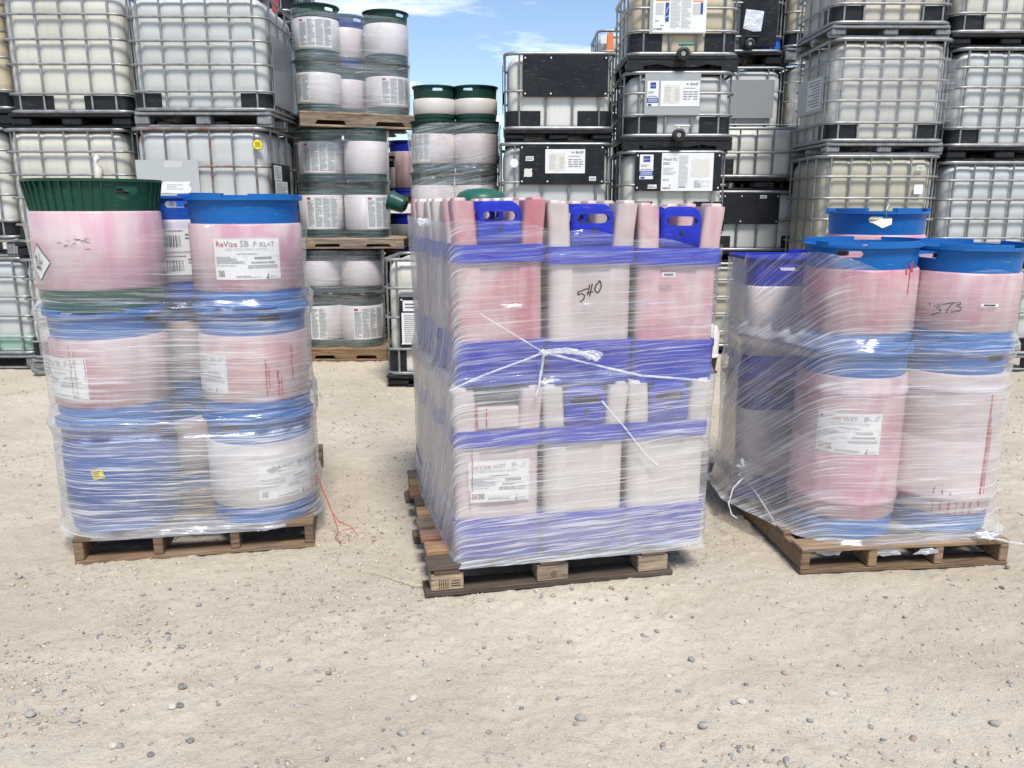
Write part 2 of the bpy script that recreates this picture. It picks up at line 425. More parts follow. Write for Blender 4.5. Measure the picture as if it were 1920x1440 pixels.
# ------------------------------------------------------------------ ground
def vnoise(x, y, seed):
    rg = np.random.RandomState(seed); T = rg.rand(256, 256)
    xi = np.floor(x).astype(int); yi = np.floor(y).astype(int); fx = x - xi; fy = y - yi
    fx = fx * fx * (3 - 2 * fx); fy = fy * fy * (3 - 2 * fy)
    g = lambda i, j: T[i % 256, j % 256]
    return (g(xi, yi) * (1 - fx) + g(xi + 1, yi) * fx) * (1 - fy) + (g(xi, yi + 1) * (1 - fx) + g(xi + 1, yi + 1) * fx) * fy
def gheight(x, y):
    h = (vnoise(x * 1.1, y * 1.1, 1) - .5) * .016 - .012 * np.exp(-((y - 2.35 - .06 * np.sin(x)) / .12) ** 2) * (.4 + .6 * vnoise(x * 2, y * 5, 8)) + (vnoise(x * 4 + 7, y * 4, 2) - .5) * .007
    h += (vnoise(x * 13, y * 13, 3) - .5) * .006 + (vnoise(x * 34, y * 34, 4) - .5) * .007
    q = vnoise(x * 60, y * 60, 5); h += np.maximum(q - .60, 0) * .028 * (vnoise(x * 2.3, y * 2.3, 6) > .42)
    return h - .003
def build_ground():
    xs = np.concatenate([-np.geomspace(300, 4.8, 26), np.arange(-4.6, 4.61, .014), np.geomspace(4.8, 300, 26)])
    ys = np.concatenate([-np.geomspace(60, 1.0, 10) , np.linspace(-.6, 1.5, 8), np.arange(1.6, 8.2, .014), np.geomspace(8.5, 500, 26)])
    X, Y = np.meshgrid(xs, ys); Z = gheight(X, Y)
    far = (np.abs(X) > 4.7) | (Y > 8.3) | (Y < 1.55); Z[far] = -.004
    n, m = X.shape; V = np.stack([X, Y, Z], -1).reshape(-1, 3).astype(np.float32)
    I = np.arange(n * m).reshape(n, m)
    Q = np.stack([I[:-1, :-1], I[:-1, 1:], I[1:, 1:], I[1:, :-1]], -1).reshape(-1, 4)
    me = bpy.data.meshes.new('ground'); me.vertices.add(len(V)); me.vertices.foreach_set('co', V.ravel())
    me.loops.add(Q.size); me.loops.foreach_set('vertex_index', Q.ravel().astype(np.int32))
    me.polygons.add(len(Q)); me.polygons.foreach_set('loop_start', np.arange(0, Q.size, 4, dtype=np.int32))
    me.polygons.foreach_set('use_smooth', np.ones(len(Q), bool)); me.update(calc_edges=True); me.materials.append(M['caliche'])
    o = bpy.data.objects.new('ground', me); COL.objects.link(o); o['kind'] = 'structure'
    o['label'] = 'pale compacted gravel yard strewn with small stones'
build_ground()

def blob_mesh(seed, sub=2, sq=(1, .8, .55)):
    rg = random.Random(seed); bm = bmesh.new(); bmesh.ops.create_icosphere(bm, subdivisions=sub, radius=1)
    pl = [(Vector((rg.gauss(0, 1), rg.gauss(0, 1), rg.gauss(0, 1))).normalized(), rg.uniform(.62, .95)) for _ in range(9)]
    for v in bm.verts:
        for nrm_, dd in pl:
            e = v.co.dot(nrm_)
            if e > dd: v.co -= nrm_ * (e - dd)
        v.co = Vector((v.co.x * sq[0], v.co.y * sq[1], v.co.z * sq[2]))
    bm.verts.index_update(); V = np.array([v.co[:] for v in bm.verts]); Fc = np.array([[v.index for v in f.verts] for f in bm.faces]); bm.free()
    return V, Fc
def build_gravel():
    rg = np.random.RandomState(11); protos = [blob_mesh(40 + i, 1, (1, rg.uniform(.6, .95), rg.uniform(.35, .65))) for i in range(8)]
    N = 85000
    r = rg.rand(N); Y = 1.65 + 6.6 * r ** 1.35; X = (rg.rand(N) - .5) * 2 * (Y * .72 + .2)
    dens = vnoise(X * .9 + 3, Y * .9, 21) * .6 + vnoise(X * 3.1, Y * 3.1, 22) * .4
    keep = rg.rand(N) < np.clip((dens - .41) * 3.4, .12, 1); X, Y = X[keep], Y[keep]; N = len(X)
    sz = .0022 + .0055 * rg.rand(N) ** 2.2 + .0095 * rg.rand(N) ** 8
    Z = gheight(X, Y) + sz * .12
    VV = []; FF = []; off = 0
    for i in range(N):
        V, Fc = protos[i % 8]; a = rg.rand() * 6.283; ca, sa = cos(a), sin(a); tx = (rg.rand() - .5) * .7
        P = V * sz[i]; P = np.stack([P[:, 0] * ca - P[:, 1] * sa, P[:, 0] * sa + P[:, 1] * ca, P[:, 2] + P[:, 0] * tx], 1) + (X[i], Y[i], Z[i])
        VV.append(P); FF.append(Fc + off); off += len(V)
    V = np.concatenate(VV).astype(np.float32); T = np.concatenate(FF).astype(np.int32)
    me = bpy.data.meshes.new('gravel'); me.vertices.add(len(V)); me.vertices.foreach_set('co', V.ravel())
    me.loops.add(T.size); me.loops.foreach_set('vertex_index', T.ravel()); me.polygons.add(len(T))
    me.polygons.foreach_set('loop_start', np.arange(0, T.size, 3, dtype=np.int32)); me.update(calc_edges=True); me.materials.append(M['pebble'])
    o = bpy.data.objects.new('gravel', me); COL.objects.link(o); o['kind'] = 'stuff'; o['label'] = 'loose pebbles and grit scattered over the yard'
build_gravel()

# the stones large enough to point at (pixel of the photograph, length in m, colour)
GREY, DARK, PALE, BROWN = (.27, .255, .235), (.13, .127, .122), (.46, .42, .36), (.30, .20, .15)
STONES = [
    (322, 1325, .034, PALE, 'pale rounded stone touching a dark stone, in the front left of the yard'),
    (337, 1322, .030, DARK, 'dark flat stone leaning on a pale rounded one in the front left'),
    (342, 1287, .034, DARK, 'blackish stone beside a cluster of small pebbles in the front left'),
    (356, 1389, .030, DARK, 'dark faceted stone lying alone near the bottom left edge'),
    (212, 1401, .036, PALE, 'white pointed stone near the bottom left, cracked on one side'),
    (57, 1342, .036, GREY, 'grey long stone beside the left edge of the yard'),
    (140, 1353, .030, GREY, 'grey oval stone between the pointed white one and the left edge'),
    (282, 1414, .026, DARK, 'small dark stone on the bottom edge in front of the pointed white one'),
    (774, 1305, .034, PALE, 'pale smooth stone in the middle of the yard below the centre pallet'),
    (615, 1255, .026, DARK, 'dark greenish stone right of the pebble cluster in the middle left'),
    (755, 1372, .038, GREY, 'flat blue grey stone near the bottom in the middle'),
    (800, 1372, .030, GREY, 'thin tilted grey stone right of the flat blue grey one'),
    (1089, 1345, .038, GREY, 'large mottled grey stone with a brown chip at its foot'),
    (1080, 1356, .020, BROWN, 'rust brown chip under the large mottled grey stone'),
    (1319, 1358, .036, GREY, 'rounded grey stone half buried at the bottom right of centre'),
    (1390, 1315, .036, PALE, 'flat beige stone ringed by bare dust in front of the right pallet'),
    (1560, 1300, .034, PALE, 'long beige stone tilted up in front of the right pallet'),
    (1866, 1358, .034, GREY, 'long grey stone near the bottom right corner'),
    (1470, 1260, .024, BROWN, 'brown pitted stone below the left end of the right pallet'),
    (1878, 1103, .030, DARK, 'dark stone just beyond the front corner of the right pallet'),
    (1888, 1068, .024, DARK, 'small black stone tucked against the right pallet corner'),
    (35, 1085, .034, GREY, 'pale grey stone left of the left pallet corner'),
    (268, 1116, .026, GREY, 'grey stone in front of the left pallet'),
    (470, 1130, .026, GREY, 'bluish stone right of the middle of the left pallet'),
    (590, 1134, .026, GREY, 'flat bluish stone between the left and the centre pallet'),
    (920, 1124, .028, GREY, 'stone lying against the bottom board of the centre pallet'),
    (100, 952, .028, GREY, 'grey stone on the rough ground left of the left load'),
    (75, 912, .026, BROWN, 'brown stone on the rough ground left of the left load'),
]
for i, (u, v, l, c_, lb) in enumerate(STONES):
    P = on_ground(u, v); V, Fc = blob_mesh(100 + i, 2, (1, .75, .6)); mb = MB(); mb.add((V * l / 2).tolist(), Fc.tolist())
    a = rnd.random() * 6; P.z = float(gheight(np.array([P.x]), np.array([P.y]))[0]) + l * .13
    thing('stone', lb, 'stone', P, rnd.uniform(-.6, .6), 'larger stones lying on the yard', mesh=mb.mat('stone').mesh('stone', smooth=30), color=c_)

# ------------------------------------------------------------------ timber pallets
WOOD, WOOD_PALE, WOOD_DARK, WOOD_RED = (.30, .185, .098), (.44, .33, .22), (.15, .11, .08), (.25, .125, .075)
def board(parent, name, cx, cy, cz, sx, sy, sz, col=WOOD, rz=0.0):
    me = cached(('bd', round(sx, 3), round(sy, 3), round(sz, 3)), lambda: MB().mat('timber').box(0, 0, 0, sx, sy, sz, min(min(sx, sy, sz) * .14, .0035)).mesh(name, smooth=0))
    k = rnd.uniform(.72, 1.15); t_ = rnd.uniform(-.05, .05)
    return part(name, me, parent, (cx, cy, cz), (0, 0, rz), (col[0] * k * (1 + t_), col[1] * k, col[2] * k * (1 - t_)))
def stringer_pallet(label, loc, rz, w, d, h, col, ns=4, notch=False, group='timber pallets under the loads', ndeck=8):
    t = thing('pallet', label, 'pallet', loc, rz, group); td = .017
    for i in range(ndeck):
        y = .05 + (d - .10) * i / (ndeck - 1); board(t, 'deck_board', w / 2, y, h - td / 2, w, .085 if i % (ndeck - 1) else .10, td, col, rnd.uniform(-.008, .008))
    for i in range(3):
        y = .05 + (d - .10) * i / 2; board(t, 'bottom_board', w / 2, y, td / 2, w, .10, td, col)
    for i in range(ns):
        x = .02 + (w - .04) * i / (ns - 1); hh = h - 2 * td - .002
        if not notch: board(t, 'stringer', x, d / 2, h / 2, .038, d - .004, hh, col)
    if notch:   # notched front stringer, seen from its long side
        hh = h - 2 * td - .002; z0 = td + .001
        for y in (.02, d - .02):
            pr = [(0, z0), (w * .12, z0), (w * .14, z0 + hh * .42), (w * .36, z0 + hh * .42), (w * .38, z0), (w * .62, z0), (w * .64, z0 + hh * .42), (w * .86, z0 + hh * .42), (w * .88, z0), (w, z0), (w, z0 + hh), (0, z0 + hh)]
            part('stringer', cached(('ns', w, hh), lambda: MB().mat('timber').prism(pr, -.019, .019).mesh('stringer', smooth=0)), t, (0, y, 0), color=col)
        board(t, 'stringer', w / 2, d / 2, h / 2, w, .038, hh, col)
    return t
def block_pallet(label, loc, rz, w, d, h, col, group='timber pallets under the loads'):
    t = thing('pallet', label, 'pallet', loc, rz, group); td = .020; bh = h - 3 * td
    cols = [WOOD_DARK, WOOD, WOOD_RED, WOOD_DARK, WOOD, WOOD_DARK, WOOD_RED, WOOD, WOOD_DARK, WOOD]
    n = 9
    for i in range(n):
        y = .05 + (d - .10) * i / (n - 1); dx_ = rnd.uniform(-.012, .012)
        board(t, 'deck_board', w / 2 + dx_, y, h - td / 2, w, .095, td, cols[i], rnd.uniform(-.01, .01))
    for i in range(3):
        x = .07 + (w - .14) * i / 2; board(t, 'stringer_board', x, d / 2, h - 1.5 * td, .10, d - .01, td - .001, WOOD)
        for j in range(3):
            y = .06 + (d - .12) * j / 2; k = board(t, 'block', x, y, td + bh / 2, .125, .10, bh - .002, WOOD_PALE if j == 0 else WOOD)
            if i == 1 and j == 0:
                part('knot', MB().mat('timber').lathe([(.013, 0), (.012, .002)], 14, cap1=True).mesh('knot'), k, (.005, -.0505, -.005), (pi / 2, 0, 0), WOOD_DARK)
            if i == 0 and j == 0:
                mb = MB(); fm = flat_map(-.03, -.0505, -.025)
                for q in range(5): stroke(mb, fm, [(q * .008, 0), (q * .008 + .001, .036)], .003, 'ink', .0008)
                microtext(mb, fm, .045, .034, .035, .03, 3, 'ink', off=.0008); part('stamp', mb.mesh('stamp', smooth=0), k)
    for j in range(3):
        y = .06 + (d - .12) * j / 2; board(t, 'bottom_board', w / 2, y, td / 2, w + .03, .11, td, WOOD_DARK)
    return t

# ------------------------------------------------------------------ kegs
def keg_rim_mesh(R, h, rim, ex, slots, flare, ribs, lip_gap):
    mb = MB().mat('plastic'); th = .007; z0, z1 = h - rim, h - .010
    cols = [(2 * pi * k / 64, None) for k in range(64)]; hw, hh, zc = .052, .0135, h - rim * .36
    for a0 in slots:
        da = hw / R; cols = [c_ for c_ in cols if abs((c_[0] - a0 + pi) % (2 * pi) - pi) > da + .01]
        for q in range(13):
            x = -hw + 2 * hw * q / 12; e = max(0, abs(x) - (hw - hh)); dz = math.sqrt(max(0, hh * hh - e * e)); cols.append(((a0 + x / R) % (2 * pi), dz))
    cols.sort()
    def rad(a, z):
        ca, sa = cos(a), sin(a); t = (z - z0) / (z1 - z0)
        return (R - .011 + flare * t) / (abs(ca) ** ex + abs(sa) ** ex) ** (1 / ex)
    def P(a, z, o):
        r = rad(a, z) + o; return (r * sin(a), -r * cos(a), z)
    N = len(cols)
    for i in range(N):
        a, da = cols[i]; b_, db = cols[(i + 1) % N]
        for o in (0, -th):
            if da is None or db is None: mb.add([P(a, z0, o), P(b_, z0, o), P(b_, z1, o), P(a, z1, o)], [(0, 1, 2, 3)])
            else:
                mb.add([P(a, z0, o), P(b_, z0, o), P(b_, zc - db, o), P(a, zc - da, o)], [(0, 1, 2, 3)])
                mb.add([P(a, zc + da, o), P(b_, zc + db, o), P(b_, z1, o), P(a, z1, o)], [(0, 1, 2, 3)])
        if da is not None and db is not None:
            mb.add([P(a, zc - da, 0), P(b_, zc - db, 0), P(b_, zc - db, -th), P(a, zc - da, -th)], [(0, 1, 2, 3)])
            mb.add([P(a, zc + da, 0), P(b_, zc + db, 0), P(b_, zc + db, -th), P(a, zc + da, -th)], [(0, 1, 2, 3)])
    n = 72; Rt = R - .011 + flare
    def ring(a0, a1, prof, closed):
        k = n if closed else max(3, int(n * (a1 - a0) / (2 * pi))); lo = []
        for i in range(k + (0 if closed else 1)):
            a = a0 + (a1 - a0) * i / k; ca, sa = cos(a), sin(a); f = 1 / (abs(ca) ** ex + abs(sa) ** ex) ** (1 / ex)
            lo.append([((Rt + q) * f * sin(a), -(Rt + q) * f * cos(a), z) for q, z in prof])
        mb.loops(lo, closed, not closed, not closed)
    ring(0, 2 * pi, [(-.007, h - .013), (.013, h - .013), (.013, h - .002), (-.007, h - .002)], True)
    for a0, a1 in lip_gap: ring(a0, a1, [(.001, h - .003), (.0145, h - .0125), (.0145, h + .012), (.001, h + .012)], False)
    if ribs:
        for k in range(44):
            a = 2 * pi * k / 44
            if any(abs((a - s_ + pi) % (2 * pi) - pi) < .32 for s_ in slots): continue
            r0 = rad(a, z0); r1 = rad(a, z1); ca, sa = cos(a), sin(a); t = .0025
            V = []
            for r, z in ((r0 - .002, z0 + .002), (r0 + .004, z0 + .002), (r1 + .011, h - .0128), (r1 - .002, h - .0128)):
                for q in (-t, t): V.append((r * sa + q * ca, -r * ca + q * sa, z))
            mb.add(V, [(0, 2, 4, 6), (7, 5, 3, 1), (0, 1, 3, 2), (2, 3, 5, 4), (4, 5, 7, 6), (6, 7, 1, 0)])
    return mb.mesh('top_rim', smooth=40)
BLUE, ROYAL, GREEN, BLACK = (.005, .112, .37), (.014, .028, .38), (.008, .055, .034), (.012, .013, .015)
DGREEN = (.008, .040, .028)
WHITE_T, PINK, ROSE, PALE_P, RED_T, GREY_T = (.56, .52, .49), (.43, .20, .245), (.38, .12, .16), (.50, .37, .37), (.42, .07, .085), (.56, .54, .53)
def keg(label, loc, rz, R, h, rim=.105, base=.075, ring=BLUE, tint=PINK, ex=2.0, slots=(.5, .5 + pi), hoops=(), group=None, tilt=(0, 0),
        flare=.007, ribs=False, caps=(BLACK, (.5, .1, .06)), lips=((-1.3, -.35), (.75, 1.75), (2.3, 3.4), (3.9, 4.7)), body_col=None, cat='keg', detail=True):
    t = thing('keg', label, cat, loc, rz, group, tilt)
    def body():
        p = [(R - .03, base - .02), (R - .006, base - .001), (R, base + .007)]
        for z in hoops: p += [(R, z - .018), (R + .006, z - .008), (R + .007, z + .004), (R + .001, z + .014)]
        p += [(R, h - rim - .007), (R - .005, h - rim - .0005), (R - .03, h - rim + .004)]
        return MB().mat('plastic' if body_col else 'hdpe').lathe(p, 64, ex).mesh('body', smooth=50)
    def foot():
        p = [(R - .03, .004), (R - .014, 0), (R - .010, .004), (R - .012, base * .5), (R - .006, base * .55), (R - .007, base - .002), (R - .03, base - .003)]
        return MB().mat('plastic').lathe(p, 64, ex, cap0=True).mesh('base_ring', smooth=40)
    part('body', cached(('kb', R, h, rim, base, ex, hoops, bool(body_col)), body), t, color=body_col or tint)
    part('base_ring', cached(('kf', R, base, ex), foot), t, color=ring)
    part('top_rim', cached(('kr', R, h, rim, ex, slots, flare, ribs, lips), lambda: keg_rim_mesh(R, h, rim, ex, slots, flare, ribs, lips)), t, color=ring)
    dz = h - rim * .62
    dk = part('deck', cached(('kd', R, ex, flare), lambda: MB().mat('hdpe').lathe([(R - .021, -.04), (R - .021, .0), (R - .045, .010), (.02, .016)], 48, ex, cap1=True).mesh('deck', smooth=50)), t, (0, 0, dz), color=tint)
    if detail:
        for q, cc in enumerate(caps):
            part('bung', cached('bung', lambda: MB().mat('plastic').lathe([(.036, 0), (.036, .016), (.030, .020), (.012, .020), (.012, .030), (.008, .032)], 18, cap1=True).mesh('bung', smooth=30)), dk,
                 ((-1) ** q * R * .52, -.05, .011), color=cc)
    return t

# ------------------------------------------------------------------ square jugs with blue handle frames
def jug_meshes(w, d, h):
    hb = h - .155; bz = .165; band = .062          # hb: top of the blue band
    def tank():
        mb = MB().mat('hdpe'); g = .10
        def outline(i, rec):
            hw, hd = w / 2 - i, d / 2 - i; r = .03; P = []
            base = rrect(w - 2 * i, d - 2 * i, r, 4, 1)
            # recess in the middle of each side
            out = []
            for k, p in enumerate(base):
                out.append(p)
                if (k + 1) % 5 == 0:
                    q = base[(k + 1) % len(base)]; e = Vector((q[0] - p[0], q[1] - p[1])); ln = e.length; e /= ln; n_ = Vector((-e.y, e.x)); m_ = Vector(((p[0] + q[0]) / 2, (p[1] + q[1]) / 2))
                    for s_, dp in ((-ln / 2 + .05, 0), (-ln / 2 + .06, rec), (ln / 2 - .06, rec), (ln / 2 - .05, 0)):
                        pt = m_ + e * s_ + n_ * dp; out.append((pt.x, pt.y))
            return out
        lv = [(.0, .02, .0), (.0, .06, .0), (.004, .06, .006), (.004, hb - .01, .006), (.012, hb - .002, 0), (.03, hb + .004, 0)]
        mb.loops([[(x, y, z) for x, y in outline(i + .003, rec)] for i, z, rec in lv], False, True, True)
        # four corner horns
        for sx in (-1, 1):
            for sy in (-1, 1):
                hwid, hdep = .082, .12; lo = []
                for z, f, ox in ((hb - .004, 0, 0), (hb + .05, .001, .004), (h - .018, .003, .016), (h - .004, .006, .017)):
                    cx, cy = sx * (w / 2 - hwid / 2 - .003 + ox * .6), sy * (d / 2 - hdep / 2 - .003 + ox * .6)
                    lo.append([(cx + x, cy + y, z) for x, y in rrect(hwid - 2 * f * .4, hdep - 2 * f * .4, .018 - f * .5, 3, 1)])
                mb.loops(lo, False, False, True)
                cx, cy = sx * (w / 2 - .025), sy * (d / 2 - .06)
                mb.loops([[(cx + x, cy + y, z) for x, y in rrect(a, b_, .008, 2, 1)] for z, a, b_ in ((h - .006, .046, .10), (h + .004, .044, .098), (h + .008, .036, .09))], False, False, True)
        # filler neck and cap in the middle
        mb.lathe([(.055, hb), (.055, hb + .05), (.045, hb + .06), (.01, hb + .06)], 20, cap1=True)
        return mb.mesh('tank', smooth=40)
    def bandm():
        mb = MB().mat('plastic'); lo = []
        for o, z in ((-.004, hb - band), (.005, hb - band), (.006, hb - band / 2), (.005, hb), (-.004, hb)):
            lo.append([(x, y, z) for x, y in rrect(w + 2 * o, d + 2 * o, .033 + o, 4, 1)])
        return mb.loops(lo, True).mesh('band', smooth=40)
    def cup():
        mb = MB().mat('plastic'); lo = []
        for o, z in ((-.02, .0), (-.004, .0), (.0, .006), (.003, bz - .03), (.006, bz - .028), (.006, bz), (-.004, bz)):
            lo.append([(x, y, z) for x, y in rrect(w + 2 * o, d + 2 * o, .033 + o, 4, 1)])
        return mb.loops(lo, False, True, False).mesh('base_cup', smooth=40)
    def plate():
        """blue arch with a slot; lies in x-z, thick in y"""
        mb = MB().mat('plastic'); pw, ph, n = w - 2 * .082 - .004, .150, 48; rc = .045; sl, sh, zc = .044, .0165, ph - .052
        outer, inner = [], []
        for k in range(n):
            a = 2 * pi * k / n; dxy = (cos(a), sin(a)); lo_, hi_ = 0, .5
            def inside(t):
                x, z = dxy[0] * t, zc + dxy[1] * t
                if abs(x) > pw / 2 or z < 0 or z > ph: return False
                if z > ph - rc and abs(x) > pw / 2 - rc: return (abs(x) - pw / 2 + rc) ** 2 + (z - ph + rc) ** 2 < rc * rc
                return True
            for _ in range(22):
                m_ = (lo_ + hi_) / 2
                if inside(m_): lo_ = m_
                else: hi_ = m_
            outer.append((dxy[0] * lo_, zc + dxy[1] * lo_)); lo_, hi_ = 0, .2
            for _ in range(22):
                m_ = (lo_ + hi_) / 2; x, z = abs(dxy[0] * m_), dxy[1] * m_
                ok = (x < sl and abs(z) < sh) or (x >= sl and (x - sl) ** 2 + z * z < sh * sh)
                if ok: lo_ = m_
                else: hi_ = m_
            inner.append((dxy[0] * lo_, zc + dxy[1] * lo_))
        def sc_(P, e):
            return [(x * (1 - e), zc + (z - zc) * (1 - e)) for x, z in P]
        lp = [[(x, -.004, z) for x, z in inner], [(x, -.004, z) for x, z in sc_(outer, .13)], [(x, .003, z) for x, z in sc_(outer, .03)], [(x, .010, z) for x, z in outer], [(x, .026, z) for x, z in outer],
              [(x, .026, z) for x, z in inner]]
        mb.loops(lp, True); return mb.mesh('handle_plate', smooth=40)
    return tank, bandm, cup, plate
def jug(label, loc, rz, tint, w=.326, d=.35, h=.68, group=None, tilt=(0, 0), open_front=False, ring=ROYAL):
    t = thing('jug', label, 'jug', loc, rz, group, tilt); k = ('jug', w, d, h); tank, bandm, cup, plate = jug_meshes(w, d, h); hb = h - .155
    tk = part('tank', cached(k + (0,), tank), t, color=tint)
    part('band', cached(k + (1,), bandm), t, color=ring); part('base_cup', cached(k + (2,), cup), t, color=ring)
    pm = cached(k + (3,), plate)
    if not open_front:
        hp_ = part('handle_plate', pm, t, (0, -d / 2, hb), color=ring)
        part('rivet', cached('jrivet', lambda: MB().mat('rubber').lathe([(.0085, 0), (.008, .003), (.004, .0035)], 12, cap1=True).mesh('rivet')), hp_, (0, -.004, .055), (pi / 2, 0, 0))
    else:
        part('front_wall_and_shade', MB().mat('hdpe').box(0, -d / 2 + .02, hb + .045, w - 2 * .082, .03, .085, .008).mesh('front_wall_and_shade'), t, color=tint)
        part('front_wall_and_shade', MB().mat('rubber').box(0, -d / 2 + .06, hb + .08, w - 2 * .082, .03, .13, .004).mesh('front_wall_and_shade'), t, label='dark block standing for the shade in the open handle gap')  # black block puts the shade of the recess into colour
    part('handle_plate', pm, t, (0, d / 2, hb), (0, 0, pi), color=ring)
    part('cap', cached('jcap', lambda: MB().mat('plastic').lathe([(.05, 0), (.05, .022), (.044, .026), (.01, .026)], 20, cap1=True).mesh('cap', smooth=30)), t, (0, 0, hb + .058), color=BLACK)
    return t

# ------------------------------------------------------------------ caged tanks (IBC totes)
def ibc(label, xc, yf, z0, w, d, hp, hb, color=(.60, .60, .56), rz=0.0, nv=4, ns=4, nr=3, pal='plastic', guard=.22, gh=.14, panel=None, group='caged tanks in the stacked wall', rust=0.0, gs=.12, bulge=.009, lid=False, gcol=BLACK, bars=True):
    """origin: middle of the front edge at the bottom of the pallet; front towards -y"""
    t = thing('caged_tank', label, 'caged tank', (xc, yf, z0), rz + rnd.uniform(-.018, .018), group)
    zr = [hp + hb * (.17 + .83 * k / nr) for k in range(nr)] if nr > 1 else [hp + hb * .5]
    zr = [hp + hb * (k + 1) / (nr + 1) for k in range(nr)]
    if nr >= 2: zr[0] = hp + gh + .012
    vx = [-w / 2 + w * (k + .55) / (nv + .1) for k in range(nv)]; vy = [d * (k + .55) / (ns + .1) for k in range(ns)]
    def bottle():
        bw, bd = w - .05, d - .05; r0 = .11; lv = []; H = hb - .015; prof = [(0.03, .0), (.006, .015)] + [(0, .03 + (H - .15) * k / 34) for k in range(35)] + [(.004, H - .09), (.014, H - .06), (.034, H - .03), (.07, H - .010), (.13, H)]
        base = rrect(bw, bd, r0, 7, 44); lo = []
        for ins, z in prof:
            L_ = []
            for x, y in base:
                nx = ny = 0.0
                if abs(y) > bd / 2 - 1e-4: ny = math.copysign(1, y)
                elif abs(x) > bw / 2 - 1e-4: nx = math.copysign(1, x)
                else:
                    q = Vector((abs(x) - (bw / 2 - r0), abs(y) - (bd / 2 - r0))).normalized(); nx, ny = math.copysign(q.x, x), math.copysign(q.y, y)
                dent = 0.0
                if abs(ny) > .9: dent = max([math.exp(-((x - q) / .020) ** 2) for q in vx] + [0])
                if abs(nx) > .9: dent = max([math.exp(-((y + d / 2 - q) / .020) ** 2) for q in vy] + [0])
                dz = max([math.exp(-((z + hp - q) / .022) ** 2) for q in zr] + [0])
                k = bulge * (max(dent, dz * .8) - .35) + ins
                L_.append((x - nx * k, y - ny * k + d / 2, z + hp + .004))
            lo.append(L_)
        return MB().mat('bottle').loops(lo, False, True, True).mesh('bottle', smooth=60)
    key = (round(w, 3), round(d, 3), round(hp, 3), round(hb, 3), nv, ns, nr, bulge)
    part('bottle', cached(('ib',) + key, bottle), t, color=color)
    def loopm(z, r, o=0.0, rc=.10):
        return MB().mat('steel').tube([(x, y + d / 2, z) for x, y in rrect(w + 2 * o, d + 2 * o, rc, 5, 1)], r, 6, closed=True).mesh('ring', smooth=60)
    sc = (rust, rust, rust)
    rail = cached(('ic', round(w, 3), round(d, 3)), lambda: MB().mat('steel').tube([(x, y + d / 2, 0) for x, y in rrect(w, d, .10, 5, 1)], .0145, 6, closed=True).mesh('cage', smooth=60))
    cg = part('cage', rail, t, (0, 0, hp + .012), color=sc); part('rail', rail, cg, (0, 0, hb - .024), color=sc)
    for z in zr:
        part('ring', cached(('ir', round(w, 3), round(d, 3)), lambda: loopm(0, .0098, .006)), cg, (0, 0, z - hp - .012), color=sc)
    if bars:
        bm_ = cached(('bar', round(hb, 3)), lambda: MB().mat('steel').tube([(0, 0, .012), (0, 0, hb - .012)], .0090, 6).mesh('bar', smooth=60))
        for x in vx: part('bar', bm_, cg, (x, 0.004, -.012), color=sc)
        for y in vy:
            for s_ in (-1, 1): part('bar', bm_, cg, (s_ * (w / 2 - .004), y, -.012), color=sc)
    if guard:
        def gm(s_):
            P = [(s_ * (w / 2 - guard), .012)] + [(s_ * (w / 2 - .10 + .092 * sin(a)), .10 - .092 * cos(a)) for a in [radians(q) for q in range(0, 91, 15)]] + [(s_ * (w / 2 - .008), gs + .10)]
            lo = []
            for x, y in P:
                n_ = Vector((0 - x, d / 2 - y)); n_ = Vector((-s_ if y > .09 else 0, 1 if abs(x) < w / 2 - .09 else 0)); n_ = n_ if n_.length else Vector((-s_, 1)); n_.normalize()
                lo.append([(x, y, hp + .02), (x, y, hp + gh), (x + n_.x * .016, y + n_.y * .016, hp + gh), (x + n_.x * .016, y + n_.y * .016, hp + .02)])
            return MB().mat('plastic').loops(lo, False, True, True).mesh('corner_guard', smooth=40)
        for s_ in (-1, 1): part('corner_guard', cached(('ig', s_, round(w, 3), round(d, 3), round(hp, 3), round(gh, 3), guard, gs), lambda: gm(s_)), t, color=gcol)
    # pallet
    if pal in ('plastic', 'vee'):
        def deck():
            mb = MB().mat('plastic').box(0, d / 2, hp - .016, w + .01, d + .01, .030, .006)
            if pal == 'vee':
                hh = hp - .033; a = w / 2 + .004
                mb.prism([(-a, .002), (-a + .13, .002), (-a + .13, hh * .45), (-.20, hh * .62), (-.10, .03), (.10, .03), (.20, hh * .62), (a - .13, hh * .45), (a - .13, .002), (a, .002), (a, hh), (-a, hh)], .0, .03)
            return mb.mesh('pallet_base', smooth=30)
        pb = part('pallet_base', cached(('pd', pal, round(w, 3), round(d, 3), round(hp, 3)), deck), t, color=BLACK)
        fm = cached(('pf', round(hp, 3)), lambda: MB().mat('plastic').box(0, 0, 0, .17, .14, hp - .055, .012).mesh('foot', smooth=30))
        for i in (-1, 0, 1):
            if pal == 'vee' and i == 0: continue
            for y in (.08 + (.03 if pal == 'vee' else 0), d / 2, d - .08): part('foot', fm, pb, (i * (w / 2 - .085), y, .022 + (hp - .055) / 2), color=BLACK)
        rm = cached(('pr', round(w, 3)), lambda: MB().mat('plastic').box(0, 0, .011, w, .12, .021, .005).mesh('skid', smooth=30))
        for y in (.085, d / 2, d - .08): part('skid', rm, pb, (0, y, .001), color=BLACK)
    else:
        def deck():
            return MB().mat('steel').box(0, d / 2, hp - .010, w - .02, d - .02, .012, .003).tube([(x, y + d / 2, hp - .022) for x, y in rrect(w, d, .06, 4, 1)], .012, 6, closed=True).mesh('pallet_base', smooth=40)
        pb = part('pallet_base', cached(('sd', round(w, 3), round(d, 3), round(hp, 3)), deck), t, color=sc)
